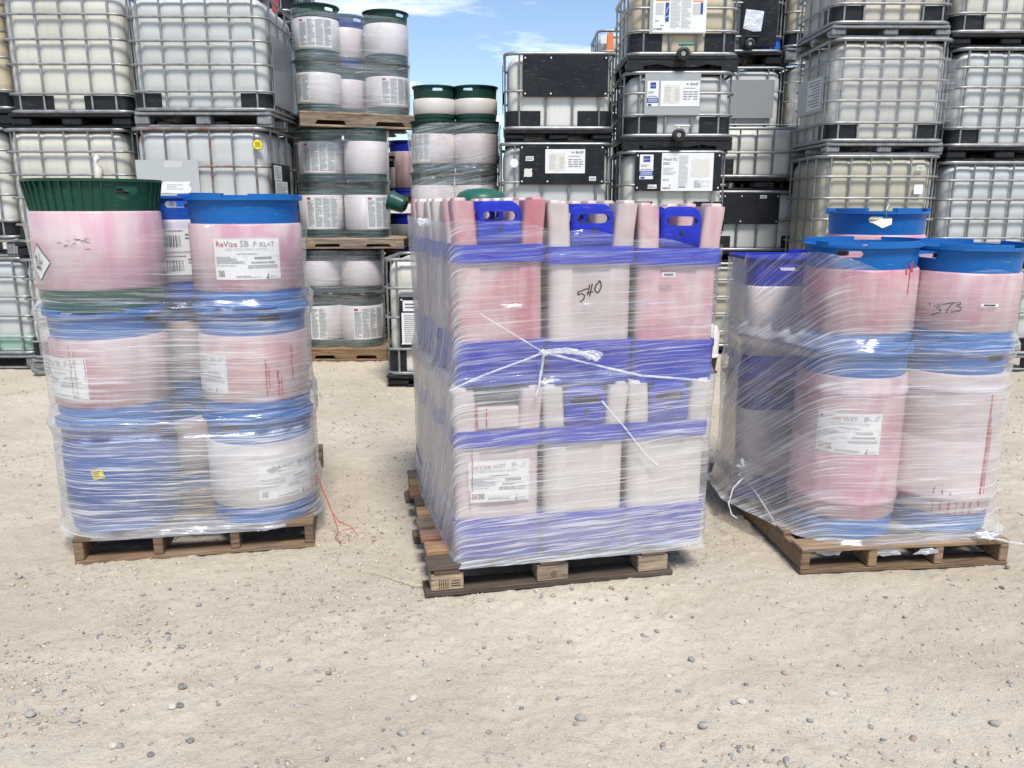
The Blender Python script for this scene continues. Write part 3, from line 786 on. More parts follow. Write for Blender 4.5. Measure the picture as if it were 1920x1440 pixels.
        def foot():
            mb = MB().mat('steel'); hh = hp - .055; mb.box(0, 0, 0, .12, .11, hh, .010)
            for x in (-.04, -.012, .016, .044): mb.box(x, -.056, 0, .010, .006, hh * .86, .002)
            mb.mat('rubber').lathe([(.011, 0), (.010, .0015)], 12, cap1=True, cx=0, cy=0)
            return mb.mesh('foot', smooth=30)
        fm = cached(('sf', round(hp, 3)), foot)
        for i in (-1, 0, 1):
            for y in (.062, d / 2, d - .06): part('foot', fm, pb, (i * (w / 2 - .062), y, .020 + (hp - .055) / 2), color=(0, 0, 0))
        rm = cached(('sr', round(w, 3)), lambda: MB().mat('steel').box(0, 0, .010, w, .05, .018, .004).mesh('skid', smooth=30))
        for y in (.05, d / 2, d - .06): part('skid', rm, pb, (0, y, .001), color=sc)
    if lid:
        part('lid', cached('ilid', lambda: MB().mat('bottle').lathe([(.10, -.02), (.10, .02), (.085, .03), (.02, .03)], 24, cap1=True).mesh('lid', smooth=40)), t, (0, d / 2, hp + hb - .01), color=color)
    return t
def panel_on(t, x0, x1, z0, z1, col, y=-.014, mat='plastic', rivets=True, name='label_panel'):
    p = part(name, MB().mat(mat).box((x0 + x1) / 2, y, (z0 + z1) / 2, x1 - x0, .005, z1 - z0, .001).mesh(name, smooth=0), t, color=col)
    if rivets:
        rv = cached('prv', lambda: MB().mat('rivet').lathe([(.0075, 0), (.006, .003), (.002, .004)], 8, cap1=True).mesh('rivet'))
        for x in (x0 + .02, x0 + (x1 - x0) * .33, x1 - .02):
            for z in (z0 + .025, z1 - .025): part('rivet', rv, p, (x, y - .003, z), (pi / 2, 0, 0))
    return p
def valve_on(t, x, z, handle, y=0.0):
    v = part('valve', cached('valve', lambda: MB().mat('rubber').lathe([(.030, -.04), (.034, .0), (.040, .005), (.040, .02), (.034, .022), (.048, .03), (.052, .035), (.052, .075), (.044, .08), (.03, .082), (.03, .06)], 20, cap1=True).mesh('valve', smooth=30)), t, (x, y, z), (pi / 2, 0, 0))
    part('valve_cap', cached('vcap', lambda: MB().mat('plastic').lathe([(.022, 0), (.020, .012), (.014, .012)], 14, cap1=True).mesh('valve_cap')), v, (0, 0, .061), color=(.3, .3, .28))
    h_ = part('handle', cached('vhan', lambda: MB().mat('plastic').box(.03, 0, .0, .13, .022, .014, .004).box(-.0, 0, -.02, .02, .02, .03, .003).mesh('handle', smooth=30)), t, (x, y - .035, z + .072), color=handle)
    return v

# ------------------------------------------------------------------ stretch film round a load
def hull(P):
    P = sorted(set((round(x, 5), round(y, 5)) for x, y in P))
    def half(Q):
        h = []
        for p in Q:
            while len(h) > 1 and (h[-1][0] - h[-2][0]) * (p[1] - h[-2][1]) - (h[-1][1] - h[-2][1]) * (p[0] - h[-2][0]) <= 0: h.pop()
            h.append(p)
        return h
    a = half(P); b_ = half(P[::-1]); return a[:-1] + b_[:-1]
def circle(x, y, r, n=40): return [(x + r * cos(2 * pi * k / n), y + r * sin(2 * pi * k / n)) for k in range(n)]
def film(label, outline, levels, ztop, haze, slope=None, n=220, dz=.022, group='stretch film round the loads', wob=.004, seed=0, ring_off=None):
    H_ = [Vector(p) for p in hull(outline)]
    N = len(H_); L_ = [0.0]
    for i in range(N): L_.append(L_[-1] + (H_[(i + 1) % N] - H_[i]).length)
    tot = L_[-1]; pts = []; j = 0
    for k in range(n):
        s_ = tot * k / n
        while L_[j + 1] < s_: j += 1
        t = (s_ - L_[j]) / (L_[j + 1] - L_[j]); pts.append(H_[j].lerp(H_[(j + 1) % N], t))
    nr_ = []
    for k in range(n):
        e = pts[(k + 2) % n] - pts[(k - 2) % n]; nr_.append(Vector((e.y, -e.x)).normalized())
    z0, z1 = levels[0][0], levels[-1][0]; R_ = max(2, int((z1 - z0) / dz)); zs = sorted(set([z0 + (z1 - z0) * i / R_ for i in range(R_ + 1)] + [l[0] for l in levels]))
    lz = [l[0] for l in levels]; lo = [l[1] for l in levels]
    V = []; UV = []; HZ = []; cum = 0.0
    tops = [ztop(p, q) for p, q in zip(pts, nr_)]
    kn = np.array([[i * .31, j * .9] for i in range(n) for j in range(len(zs))])
    wb = (vnoise(kn[:, 0] + seed, kn[:, 1], 31) - .5).reshape(n, len(zs)); wb2 = (vnoise(kn[:, 0] * 2.3 + seed, kn[:, 1] * 2.1, 32) - .5).reshape(n, len(zs))
    sl = [slope(q) if slope else 0.0 for q in nr_]; cs = [0.0]
    for k in range(n): cs.append(cs[-1] + sl[k] * tot / n)
    for i in range(n + 1):
        k = i % n
        for r, z in enumerate(zs):
            zz = min(z, tops[k]); o = float(np.interp(zz, lz, lo)) + (wb[k, r] * wob + wb2[k, r] * wob * .6)
            if zz > tops[k] - .05: o += (wb2[k, r]) * .004
            p = pts[k] + nr_[k] * o; V.append((p.x, p.y, zz)); UV.append((tot * i / n, zz + cs[i])); HZ.append(haze(zz, pts[k], nr_[k]))
    Q = len(zs); F_ = []
    for i in range(n):
        for r in range(Q - 1):
            a, b_ = i * Q + r, (i + 1) * Q + r
            if V[a][2] >= V[a + 1][2] - 1e-6 and V[b_][2] >= V[b_ + 1][2] - 1e-6: continue
            F_.append((a, b_, b_ + 1, a + 1))
    me = bpy.data.meshes.new('stretch_film'); me.from_pydata(V, [], F_); me.materials.append(M['film'])
    uvl = me.uv_layers.new(name='film'); vi = np.zeros(len(me.loops), np.int32); me.loops.foreach_get('vertex_index', vi)
    uvl.data.foreach_set('uv', np.array(UV, np.float32)[vi].ravel())
    at_ = me.attributes.new('haze', 'FLOAT', 'POINT'); at_.data.foreach_set('value', np.array(HZ, np.float32))
    me.polygons.foreach_set('use_smooth', [True] * len(me.polygons)); me.update()
    return thing('stretch_film', label, 'stretch film', mesh=me, group=group)
def rope(parent, pts, r, name='twisted_strand', n=7, flat=.55):
    P = [Vector(p) for p in pts]; Q = []
    for i in range(len(P) - 1):
        for k in range(6):
            q = P[i].lerp(P[i + 1], k / 6); Q.append(q + Vector((rnd.uniform(-1, 1), rnd.uniform(-1, 1), rnd.uniform(-1, 1))) * r * .12)
    Q.append(P[-1]); rr = [r * rnd.uniform(.75, 1.1) for _ in Q]
    return part(name, MB().mat('film_rope').tube(Q, rr, n, flat=flat).mesh(name, smooth=80), parent)
def crumple(parent, c_, r, seed, name='crumpled_tail', sq=(1, .5, .6)):
    V, Fc = blob_mesh(seed, 3, sq); rg = np.random.RandomState(seed); k = 1 + .35 * (vnoise(V[:, 0] * 6 + 9, V[:, 2] * 6 + V[:, 1] * 4, seed) - .5)[:, None] * 2
    mb = MB().mat('film_rope'); mb.add((V * k * r + np.array(c_)).tolist(), Fc.tolist()); return part(name, mb.mesh(name, smooth=0), parent)

# ------------------------------------------------------------------ the stacked wall of caged tanks
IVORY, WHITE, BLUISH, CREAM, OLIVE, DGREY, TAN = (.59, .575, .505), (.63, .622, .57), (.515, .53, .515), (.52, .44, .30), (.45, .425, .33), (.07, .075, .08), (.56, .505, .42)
IB = {}
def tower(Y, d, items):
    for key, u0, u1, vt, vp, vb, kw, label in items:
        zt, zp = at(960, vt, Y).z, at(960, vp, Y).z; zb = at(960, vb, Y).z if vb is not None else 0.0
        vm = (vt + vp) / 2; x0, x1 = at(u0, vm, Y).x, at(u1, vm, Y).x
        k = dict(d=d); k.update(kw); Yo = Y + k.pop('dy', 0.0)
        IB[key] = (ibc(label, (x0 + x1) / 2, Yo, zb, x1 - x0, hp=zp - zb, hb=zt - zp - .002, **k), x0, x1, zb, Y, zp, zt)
def onface(key, u0, u1, v0, v1):
    t, x0, x1, zb, Y, zp, zt = IB[key]; xc = (x0 + x1) / 2
    a, b_ = at(u0, v1, Y), at(u1, v0, Y); return a.x - xc, b_.x - xc, a.z - zb, b_.z - zb

B5 = dict(nv=5, ns=4, nr=4)
tower(7.10, 1.0, [
    ('A1', -235, 7, -45, 205, 238, dict(color=CREAM, **B5), 'cream caged tank cut by the top left corner of the photo'),
    ('A2', -215, 20, 238, 447, 482, dict(color=WHITE, pal='steel', **B5), 'white caged tank on a steel pallet, middle one against the left edge'),
    ('A3', -180, 58, 482, 664, None, dict(color=(.50, .53, .52), pal='steel', guard=0, **B5), 'caged tank on the ground at the left edge with green liquid at its bottom'),
])
tower(7.02, 1.0, [
    ('B1', 1, 233, -22, 212, 240, dict(color=IVORY, guard=.38, **B5), 'ivory caged tank at top left with black corner blocks on a black pallet'),
    ('B2', 15, 244, 240, 455, 485, dict(color=IVORY, guard=.30, **B5), 'ivory caged tank above the green keg with a rag tied to its cage'),
    ('B3', 42, 262, 485, 672, None, dict(color=WHITE, pal='steel', guard=.22, **B5), 'white caged tank behind the left load, its steel pallet foot crushed'),
])
tower(6.90, 1.0, [
    ('C1', 238, 500, -14, 208, 238, dict(color=BLUISH, pal='steel', nv=6, ns=4, nr=4, guard=.24), 'bluish white caged tank on a bright steel pallet, top left beside the green kegs'),
    ('C2', 252, 505, 238, 455, 485, dict(color=(.50, .52, .52), pal='steel', nv=6, ns=4, nr=2, rust=.8), 'caged tank with rusty bars and a round yellow sticker'),
    ('C3', 268, 505, 485, 670, None, dict(color=BLUISH, pal='steel', nv=6, ns=4, nr=3), 'caged tank at ground level hidden behind the left load'),
])
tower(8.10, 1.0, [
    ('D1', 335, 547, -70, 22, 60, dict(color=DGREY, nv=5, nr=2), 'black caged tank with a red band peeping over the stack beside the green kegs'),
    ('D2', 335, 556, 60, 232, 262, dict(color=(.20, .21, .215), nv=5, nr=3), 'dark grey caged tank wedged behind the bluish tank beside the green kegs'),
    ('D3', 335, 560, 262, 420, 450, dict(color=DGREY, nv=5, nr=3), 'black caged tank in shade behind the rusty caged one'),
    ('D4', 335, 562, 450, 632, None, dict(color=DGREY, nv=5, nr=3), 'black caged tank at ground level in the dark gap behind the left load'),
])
tower(8.3, .8, [  # dark tanks added to block bright sky leaking between the kegs
    ('Q1', 590, 712, 262, 440, 462, dict(color=DGREY, nv=4, nr=3, gcol=BLACK), 'added black caged tank closing the bright gap behind the green rimmed kegs'),
    ('Q2', 590, 706, 462, 630, None, dict(color=DGREY, nv=4, nr=3), 'added black caged tank at ground level closing the bright gap behind the kegs'),
])
tower(7.0, 1.0, [
    ('H1', 946, 1152, 97, 243, 267, dict(color=WHITE, nv=4, ns=5, nr=1, guard=.30, gh=.15), 'white caged tank with a blank black panel, topmost below the sky'),
    ('H2', 938, 1146, 267, 415, 440, dict(color=BLUISH, nv=4, ns=5, nr=1, guard=.30), 'caged tank whose black panel has a torn white label and a white disc beside it'),
    ('H3', 930, 1138, 440, 662, None, dict(color=WHITE, nv=4, nr=3), 'caged tank at ground level hidden behind the centre load'),
])
tower(6.85, .88, [
    ('I1', 1180, 1388, -30, 104, 133, dict(color=CREAM, nv=4, ns=4, nr=2, pal='vee', guard=.27, gh=.17), 'cream stained caged tank with a large white label and a green valve handle'),
    ('I2', 1172, 1376, 133, 257, 282, dict(color=BLUISH, nv=4, ns=4, nr=2, pal='vee', guard=.27, gh=.16), 'caged tank with a grey panel, torn label and black valve, second from the top'),
    ('I3', 1164, 1363, 282, 410, 434, dict(color=IVORY, nv=4, ns=4, nr=1, guard=.27), 'caged tank with a black panel under two white labels, one very large'),
    ('I4', 1156, 1350, 434, 668, None, dict(color=IVORY, nv=4, nr=3), 'ivory caged tank at ground level hidden behind the centre load'),
])
tower(7.85, .85, [
    ('J1', 1338, 1530, 238, 333, 357, dict(color=WHITE, nv=6, ns=4, nr=1, guard=.20, gh=.17), 'low white caged tank with black corner blocks right of the labelled column'),
    ('J2', 1325, 1515, 357, 470, 492, dict(color=BLUISH, nv=5, ns=4, nr=1, guard=.24), 'low caged tank with a plain black panel bearing one tiny sticker'),
    ('J3', 1318, 1500, 492, 650, None, dict(color=OLIVE, nv=5, ns=4, nr=4, guard=0), 'olive tinted caged tank on the ground with a small metal plate on its cage'),
])
tower(8.9, .9, [
    ('P1', 1300, 1474, -90, 98, 125, dict(color=DGREY, nv=4, nr=3, gcol=(.02, .12, .5)), 'black caged tank with a silver foil flap and a black valve'),
    ('P2', 1295, 1468, 125, 262, 285, dict(color=BLUISH, nv=3, nr=2, guard=0), 'caged tank covered by a wide blank grey panel'),
    ('P3', 1290, 1462, 285, 440, 462, dict(color=BLUISH, nv=4, nr=3), 'caged tank in the second row behind the low white one'),
    ('P4', 1285, 1458, 462, 625, None, dict(color=OLIVE, nv=4, nr=3), 'caged tank at ground level in the second row behind the olive one'),
    ('K1', 1480, 1670, -80, 88, 117, dict(color=CREAM, nv=5, nr=4, pal='steel', guard=.2), 'cream caged tank half hidden, with a hanging strip of old film'),
    ('K2', 1474, 1660, 117, 262, 285, dict(color=OLIVE, nv=5, nr=3, pal='steel'), 'dull olive caged tank in the narrow gap under the film strip'),
    ('K3', 1470, 1650, 285, 440, 462, dict(color=OLIVE, nv=5, nr=3), 'caged tank deep in the gap left of the beige one'),
    ('K4', 1466, 1640, 462, 625, None, dict(color=OLIVE, nv=5, nr=3), 'caged tank on the ground deep in the gap, mostly hidden'),
])
tower(9.6, .9, [
    ('N1', 1120, 1290, 55, 215, 240, dict(color=BLUISH, nv=4, nr=3), 'far caged tank with an orange label seen left of the cream stained one'),
    ('N2', 1115, 1283, 240, 420, 440, dict(color=BLUISH, nv=4, nr=3), 'far caged tank hidden under the one with the orange label'),
    ('N3', 1110, 1276, 440, 600, None, dict(color=BLUISH, nv=4, nr=3), 'far caged tank on the ground behind the black panelled ones'),
])
tower(6.95, .85, [
    ('L1', 1566, 1794, -80, 45, 70, dict(color=TAN, nv=6, ns=4, nr=2, pal='steel', guard=.25), 'dusty tan caged tank, topmost of the right hand front stack'),
    ('L2', 1557, 1784, 70, 266, 290, dict(color=(.55, .53, .48), nv=6, ns=4, nr=4, pal='steel', guard=.25), 'dusty caged tank wrapped with a band of clear film'),
    ('L3', 1532, 1757, 290, 490, 515, dict(color=OLIVE, nv=6, ns=4, nr=4, pal='steel', guard=.25), 'olive beige caged tank with two small white stickers'),
    ('L4', 1518, 1738, 515, 672, None, dict(color=OLIVE, nv=6, ns=4, nr=3, pal='steel'), 'olive caged tank at ground level hidden behind the right load'),
])
tower(7.02, .95, [
    ('M1', 1798, 2030, -150, 62, 88, dict(color=IVORY, nv=6, ns=4, nr=4, guard=.26), 'ivory caged tank at the top right corner of the photo'),
    ('M2', 1788, 2012, 88, 275, 302, dict(color=BLUISH, nv=6, ns=4, nr=4, guard=.26), 'bluish caged tank against the right edge, second from the top'),
    ('M3', 1762, 1985, 302, 480, 505, dict(color=(.50, .52, .52), nv=6, ns=4, nr=4, guard=.2), 'pale grey caged tank above the right pair of kegs at the edge'),
    ('M4', 1750, 1965, 505, 664, None, dict(color=BLUISH, nv=6, ns=4, nr=3, pal='steel', guard=.3), 'caged tank on the ground at the right edge with a black bottom corner'),
])
tower(6.35, .9, [
    ('S1', 722, 900, 484, 703, None, dict(color=(.60, .58, .50), nv=4, ns=4, nr=3, guard=.16, gh=.2, lid=True, gs=.08), 'free standing caged tank in the gap between the green kegs and the centre load'),
])
def T(k): return IB[k][0]
# panels, labels, valves on the tanks
def paper(key, u0, u1, v0, v1, draw, y=-.018, mat='paper', poly=None, label=None):
    x0, x1, z0, z1 = onface(key, u0, u1, v0, v1)
    return label_on(T(key), flat_map(x0, y, z0), x1 - x0, z1 - z0, (lambda p, f: draw(p, f, x1 - x0, z1 - z0)) if draw else None, 1, mat, label=label, poly=poly and [(a * (x1 - x0), b_ * (z1 - z0)) for a, b_ in poly])
def pn(key, u0, u1, v0, v1, col, **k):
    x0, x1, z0, z1 = onface(key, u0, u1, v0, v1); return panel_on(T(key), x0, x1, z0, z1, col, **k)
BLK = (.010, .011, .014)
pn('H1', 980, 1141, 103, 182, BLK); pn('H2', 974, 1134, 271, 346, BLK); pn('I3', 1189, 1353, 286, 358, BLK); pn('J2', 1352, 1462, 363, 420, BLK)
pn('I2', 1207, 1314, 138, 216, (.33, .345, .345), mat='dull_panel', rivets=False); pn('P2', 1360, 1452, 150, 222, (.27, .28, .285), mat='dull_panel', rivets=False)
pn('I1', 1216, 1326, -20, 64, (.38, .38, .36), mat='dull_panel', rivets=False)
pn('C2', 262, 372, 300, 372, (.40, .42, .42), mat='dull_panel', rivets=False)
pn('J3', 1378, 1432, 536, 600, (.38, .39, .39), mat='dull_panel', rivets=False)
pn('S1', 751, 840, 556, 650, BLK)
TORN = [(0, 0), (.2, .06), (.5, 0), (.95, .05), (1, .4), (.93, .72), (1, 1), (.6, .95), (.25, 1), (.03, .9), (.06, .5)]
def d_maker(p, f, w, h):          # torn sheet with maker's mark and small print
    p.mat('torn_paper'); sheet(p, f, 0, 0, 0, 0, .0022, poly=[(w * (.07 + a * .44), h * (.10 + b_ * .75)) for a, b_ in TORN])
    microtext(p, f, w * .1, h * .78, w * .16, h * .6, 9, 'ink_pale'); microtext(p, f, w * .36, h * .7, w * .12, h * .5, 9, 'ink_pale')
    p.mat('ink'); sheet(p, f, w * .668, w * .692, h * .835, h * .905, .0026); sheet(p, f, w * .712, w * .738, h * .86, h * .88, .0026)
    put_text(p, f, 'BASF', w * .76, h * .82, .03, 'ink', fit=w * .20)
    for q in range(3): microtext(p, f, w * (.58 + q * .13), h * .62, w * .11, h * .38, 4, 'ink_grey')
    microtext(p, f, w * .58, h * .74, w * .3, h * .06, 1, 'ink_grey')
def d_agtank(p, f, w, h):
    p.mat('ink_blue'); sheet(p, f, w * .26, w * .76, h * .70, h * .94, .0022); put_text(p, f, 'AgTank', w * .30, h * .79, .02, 'paper', off=.0034, fit=w * .40)
    microtext(p, f, w * .08, h * .60, w * .6, h * .10, 2, 'ink_grey'); microtext(p, f, w * .08, h * .44, w * .8, h * .08, 1, 'ink_grey')
    p.mat('ink_blue'); sheet(p, f, 0, w, h * .14, h * .34, .0022); microtext(p, f, w * .08, h * .32, w * .84, h * .15, 2, 'paper', off=.0034)
    p.mat('ink_blue'); sheet(p, f, w * .08, w * .4, h * .02, h * .10, .0022)
def d_big(p, f, w, h):
    put_text(p, f, 'Medal EC', w * .03, h * .80, .05, 'ink', fit=w * .27); microtext(p, f, w * .03, h * .76, w * .12, h * .07, 2, 'ink'); microtext(p, f, w * .03, h * .62, w * .25, h * .2, 6, 'ink_pale')
    microtext(p, f, w * .33, h * .94, w * .18, h * .8, 24, 'ink_pale'); p.mat('torn_paper'); sheet(p, f, 0, 0, 0, 0, .0022, poly=[(w * (.56 + a * .38), h * (.36 + b_ * .5)) for a, b_ in TORN])
    microtext(p, f, w * .64, h * .28, w * .14, h * .2, 7, 'ink_grey'); put_text(p, f, '84218', w * .03, h * .27, .02, 'ink', fit=w * .11); barcode(p, f, w * .03, h * .05, w * .15, h * .05, 16)
    p.mat('ink'); sheet(p, f, w * .34, w * .47, h * .09, h * .115, .0026); frame(p, f, w * .8, h * .12, w * .92, h * .26, w * .004, 'ink_grey'); microtext(p, f, w * .15, h * .18, w * .07, h * .04, 1, 'ink')
def d_top(p, f, w, h):
    microtext(p, f, w * .04, h * .97, w * .24, h * .05, 1, 'ink_blue'); p.mat('ink_orange'); sheet(p, f, w * .04, w * .30, h * .76, h * .80, .0024); sheet(p, f, w * .74, w * .93, h * .74, h * .77, .0024)
    microtext(p, f, w * .05, h * .72, w * .15, h * .3, 9, 'ink_pale')
    p.mat('ink_blue'); sheet(p, f, w * .23, w * .30, h * .26, h * .72, .0024); sheet(p, f, w * .88, w * .93, h * .44, h * .72, .0024)
    stroke(p, f, [(w * (.225 + .07 * q * q / 25), h * (.34 + .012 * q)) for q in range(6)], w * .012, 'paper', .0034); stroke(p, f, [(w * (.25 + .05 * q * q / 25), h * (.48 + .03 * q)) for q in range(6)], w * .010, 'paper', .0034)
    microtext(p, f, w * .33, h * .95, w * .18, h * .85, 26, 'ink_pale'); microtext(p, f, w * .53, h * .95, w * .18, h * .85, 26, 'ink_pale'); microtext(p, f, w * .74, h * .70, w * .13, h * .28, 9, 'ink_pale')
    put_text(p, f, 'BASF', w * .55, h * 1.0 - .03, .02, 'ink', fit=w * .08); barcode(p, f, w * .02, h * .06, w * .16, h * .05, 18); microtext(p, f, w * .04, h * .30, w * .08, h * .04, 1, 'ink'); microtext(p, f, w * .14, h * .19, w * .07, h * .03, 1, 'ink')
def d_small(p, f, w, h): microtext(p, f, w * .1, h * .8, w * .8, h * .6, 2, 'ink')
paper('H2', 1022, 1097, 280, 325, d_maker); paper('H2', 985, 1001, 293, 302, d_small, poly=TORN); paper('H2', 982, 998, 316, 332, None, mat='torn_paper', poly=TORN); paper('H2', 1104, 1117, 331, 339, d_small)
mb = MB(); t = T('H2'); x0, x1, z0, z1 = onface('H2', 956, 972, 295, 317); disc(mb, flat_map((x0 + x1) / 2, -.012, (z0 + z1) / 2), 0, 0, (x1 - x0) / 2, 'paper', 0, n=24); part('round_sticker', mb.mesh('round_sticker', smooth=0), t)
paper('I2', 1237, 1312, 152, 200, d_maker); paper('I2', 1212, 1235, 152, 200, d_agtank)
paper('I3', 1238, 1338, 287, 358, d_big); paper('I3', 1198, 1225, 290, 336, d_agtank); paper('I3', 1213, 1231, 346, 354, d_small, poly=TORN)
paper('I1', 1222, 1326, -16, 62, d_top)
paper('J2', 1424, 1437, 366, 372, d_small); paper('L3', 1718, 1732, 310, 318, d_small, y=-.004); paper('L3', 1712, 1730, 346, 364, None, y=-.004)
paper('S1', 756, 800, 563, 583, d_small); paper('S1', 755, 800, 586, 645, lambda p, f, w, h: microtext(p, f, w * .1, h * .95, w * .8, h * .9, 14, 'ink_grey'))
paper('C2', 301, 360, 340, 363, lambda p, f, w, h: microtext(p, f, w * .25, h * .8, w * .5, h * .5, 3, 'ink_pale'), poly=TORN)
x0, x1, z0, z1 = onface('C2', 310, 343, 303, 314); mb = MB(); f = flat_map(x0, -.018, z0)
for q in range(12): stroke(mb, f, [((x1 - x0) * q / 12, 0), ((x1 - x0) * (q + .8) / 12, z1 - z0)], .005, 'paper', .0005)
part('hatched_mark', mb.mesh('hatched_mark', smooth=0), T('C2'))
x0, x1, z0, z1 = onface('C2', 475, 492, 260, 282); mb = MB(); f = flat_map((x0 + x1) / 2, -.004, (z0 + z1) / 2); r = (x1 - x0) / 2 + .004
disc(mb, f, 0, 0, r, 'ink', .002); disc(mb, f, 0, 0, r * .9, 'ink_yellow', .003); microtext(mb, f, -r * .5, r * .5, r, r, 5, 'ink', off=.004); part('round_sticker', mb.mesh('round_sticker', smooth=0), T('C2'))
paper('N1', 1137, 1150, 62, 100, None, mat='ink_orange', y=-.012); paper('N1', 1126, 1140, 66, 82, None, y=-.012)
paper('D1', 511, 523, 0, 24, None, mat='ink_red', y=-.012)
x0, x1, z0, z1 = onface('P1', 1392, 1432, 18, 60); label_on(T('P1'), flat_map(x0, -.02, z0), x1 - x0, z1 - z0, None, 1, 'foil', 'foil_flap', poly=[(a * (x1 - x0), b_ * (z1 - z0)) for a, b_ in [(.0, .15), (.5, .0), (.9, .02), (1, .9), (.6, .95), (.1, 1)]])
pn('P1', 1388, 1462, -40, 88, BLK, rivets=False)
x0, x1, z0, z1 = onface('P1', 1403, 1403, 84, 84); valve_on(T('P1'), x0, z0, BLACK)
x0, x1, z0, z1 = onface('I1', 1278, 1278, 103, 103); valve_on(T('I1'), x0, z0, (.01, .22, .12))
x0, x1, z0, z1 = onface('I2', 1270, 1270, 254, 254); valve_on(T('I2'), x0, z0, (.65, .65, .62))
# side panels
def sidepanel(key, s_, y0, y1, v0, v1, col, mat='plastic', papers=()):
    t, x0, x1, zb, Y, zp, zt = IB[key]; z0, z1 = at(0, v1, Y).z - zb, at(0, v0, Y).z - zb; x = s_ * ((x1 - x0) / 2 + .016)
    p = part('label_panel', MB().mat(mat).box(x, (y0 + y1) / 2, (z0 + z1) / 2, .005, y1 - y0, z1 - z0, .001).mesh('label_panel', smooth=0), t, color=col)
    for a0, a1, b0, b1 in papers:
        mb = MB(); f = lambda a, c_, o: (x + s_ * (.003 + o), y0 + a, z0 + c_); w, h = y1 - y0, z1 - z0
        mb.mat('paper'); sheet(mb, f, a0 * w, a1 * w, b0 * h, b1 * h, .001); microtext(mb, f, (a0 + .05) * w, (b1 - .04) * h, (a1 - a0 - .1) * w, (b1 - b0 - .08) * h, 9, 'ink_grey', off=.002); part('print', mb.mesh('print', smooth=0), p)
sidepanel('C1', 1, .10, .85, 60, 195, (.20, .21, .22), 'dull_panel'); sidepanel('C2', 1, .05, .6, 305, 372, BLK, papers=((.08, .5, .52, .95), (.1, .8, .05, .5)))
sidepanel('B1', 1, .15, .8, 55, 140, (.45, .50, .50), 'dull_panel'); sidepanel('D2', 1, .1, .8, 100, 190, (.07, .075, .08), papers=((.4, .8, .5, .9),))
sidepanel('L2', -1, .12, .7, 135, 205, (.40, .41, .42), 'dull_panel', papers=((.05, .6, .1, .95),)); sidepanel('H2', -1, .12, .85, 285, 360, BLK); sidepanel('H1', -1, .12, .85, 118, 195, BLK)
# green liquid showing through the bottom of one bottle
t, x0, x1, zb, Y, zp, zt = IB['A3']; w_ = x1 - x0
part('liquid', MB().mat('bottle').loops([[(x, y + .5, z) for x, y in rrect(w_ - .05 + o, 1.0 - .05 + o, .11, 7, 4)] for o, z in ((-.01, zp + .03), (.012, zp + .06), (.014, zp + .15), (.006, zp + .165))], False, True, True).mesh('liquid', smooth=60), t, color=(.30, .52, .40))
# rag tied to a cage bar, and the strip of old film
P = at(183, 318, 6.99); mb = MB().mat('torn_paper').tube([P + Vector((0, 0, .11)), P + Vector((.01, -.01, .09)), P + Vector((-.005, -.012, .06)), P + Vector((.012, -.012, 0)), P + Vector((.004, -.01, -.06)), P + Vector((.01, -.01, -.10))], [.012, .03, .014, .034, .03, .02], 7)
thing('rag', 'off white rag tied to the cage of the ivory tank above the green keg', 'rag', mesh=mb.mesh('rag', smooth=80))
a, b_ = at(1528, 15, 8.0), at(1474, 250, 8.6)
pts = [a.lerp(b_, k / 8) + Vector((.05 * sin(k * 1.1), 0, 0)) for k in range(9)]
mb = MB().mat('film_rope').tube(pts, [.02, .03, .035, .05, .07, .09, .11, .12, .10], 6, flat=.4); thing('film_strip', 'torn strip of old clear film hanging from the cream caged tank', 'film strip', mesh=mb.mesh('film_strip', smooth=80))
# crushed pallet foot
P = at(78, 694, 6.9); mb = MB().mat('steel').tube([(P.x - .06, P.y, .10), (P.x - .04, P.y - .05, .05), (P.x + .02, P.y - .07, .02), (P.x + .14, P.y - .04, .018)], [.02, .045, .04, .012], 6, flat=.5)
o = part('crushed_foot', mb.mesh('crushed_foot', smooth=20), T('B3'), color=(0, 0, 0)); o.matrix_parent_inverse = Matrix.Translation(-Vector(T('B3').location))

# ------------------------------------------------------------------ green kegs on pallets at the back
GK = dict(lips=(), rim=.115, base=.075, ring=DGREEN, detail=False)
KM = {}
def d_keg(p, f, w, h):
    p.mat('ink_red'); sheet(p, f, w * .03, w * .15, h * .90, h * .97, .0024)
    for q in range(4): microtext(p, f, w * (.03 + q * .245), h * (.88 if q == 0 else .97), w * .215, h * (.84 if q == 0 else .93), 22, 'ink_grey', th=.5)
    frame(p, f, w * .06, h * .66, w * .17, h * .80, w * .006, 'ink_grey')
def keglabel(k, R, ang_c, w, z0, h, draw=d_keg, n=10, name='paper_label'):
    f = cyl_map(R, ang_c - w / 2 / R, z0); return label_on(k, f, w, h, lambda p, ff: draw(p, ff, w, h), n, name=name)
def bgkeg(u, v0, v1, Y, label, R=.207, tint=(.60, .57, .56), lab=None, slot=0.0, rz=None, ring=DGREEN, group='green rimmed kegs on the back pallets', Yc=None, zb=None, zt=None):
    zt = at(960, v0, Y).z if zt is None else zt; zb = at(960, v1, Y).z if zb is None else zb
    P = at(u, (v0 + v1) / 2, Y + R); az = -math.atan2(P.x, P.y) if rz is None else rz
    k = keg(label, (P.x, P.y, zb), 0, R, round(zt - zb - .002, 3), slots=(round(slot, 2), round(slot + pi, 2)), group=group, tint=tint, **dict(GK, ring=ring))
    if lab is not None:
        h = zt - zb; keglabel(k, R, -math.atan2(P.x, P.y) * -1 * -1 + lab, .30, .085, h - .215)
    return k, P
def zz(v, Y): return at(960, v, Y).z
EY = 7.55
zE = [0, zz(652, EY), zz(551, EY), zz(466, EY), zz(446, EY), zz(341, EY), zz(239, EY)]
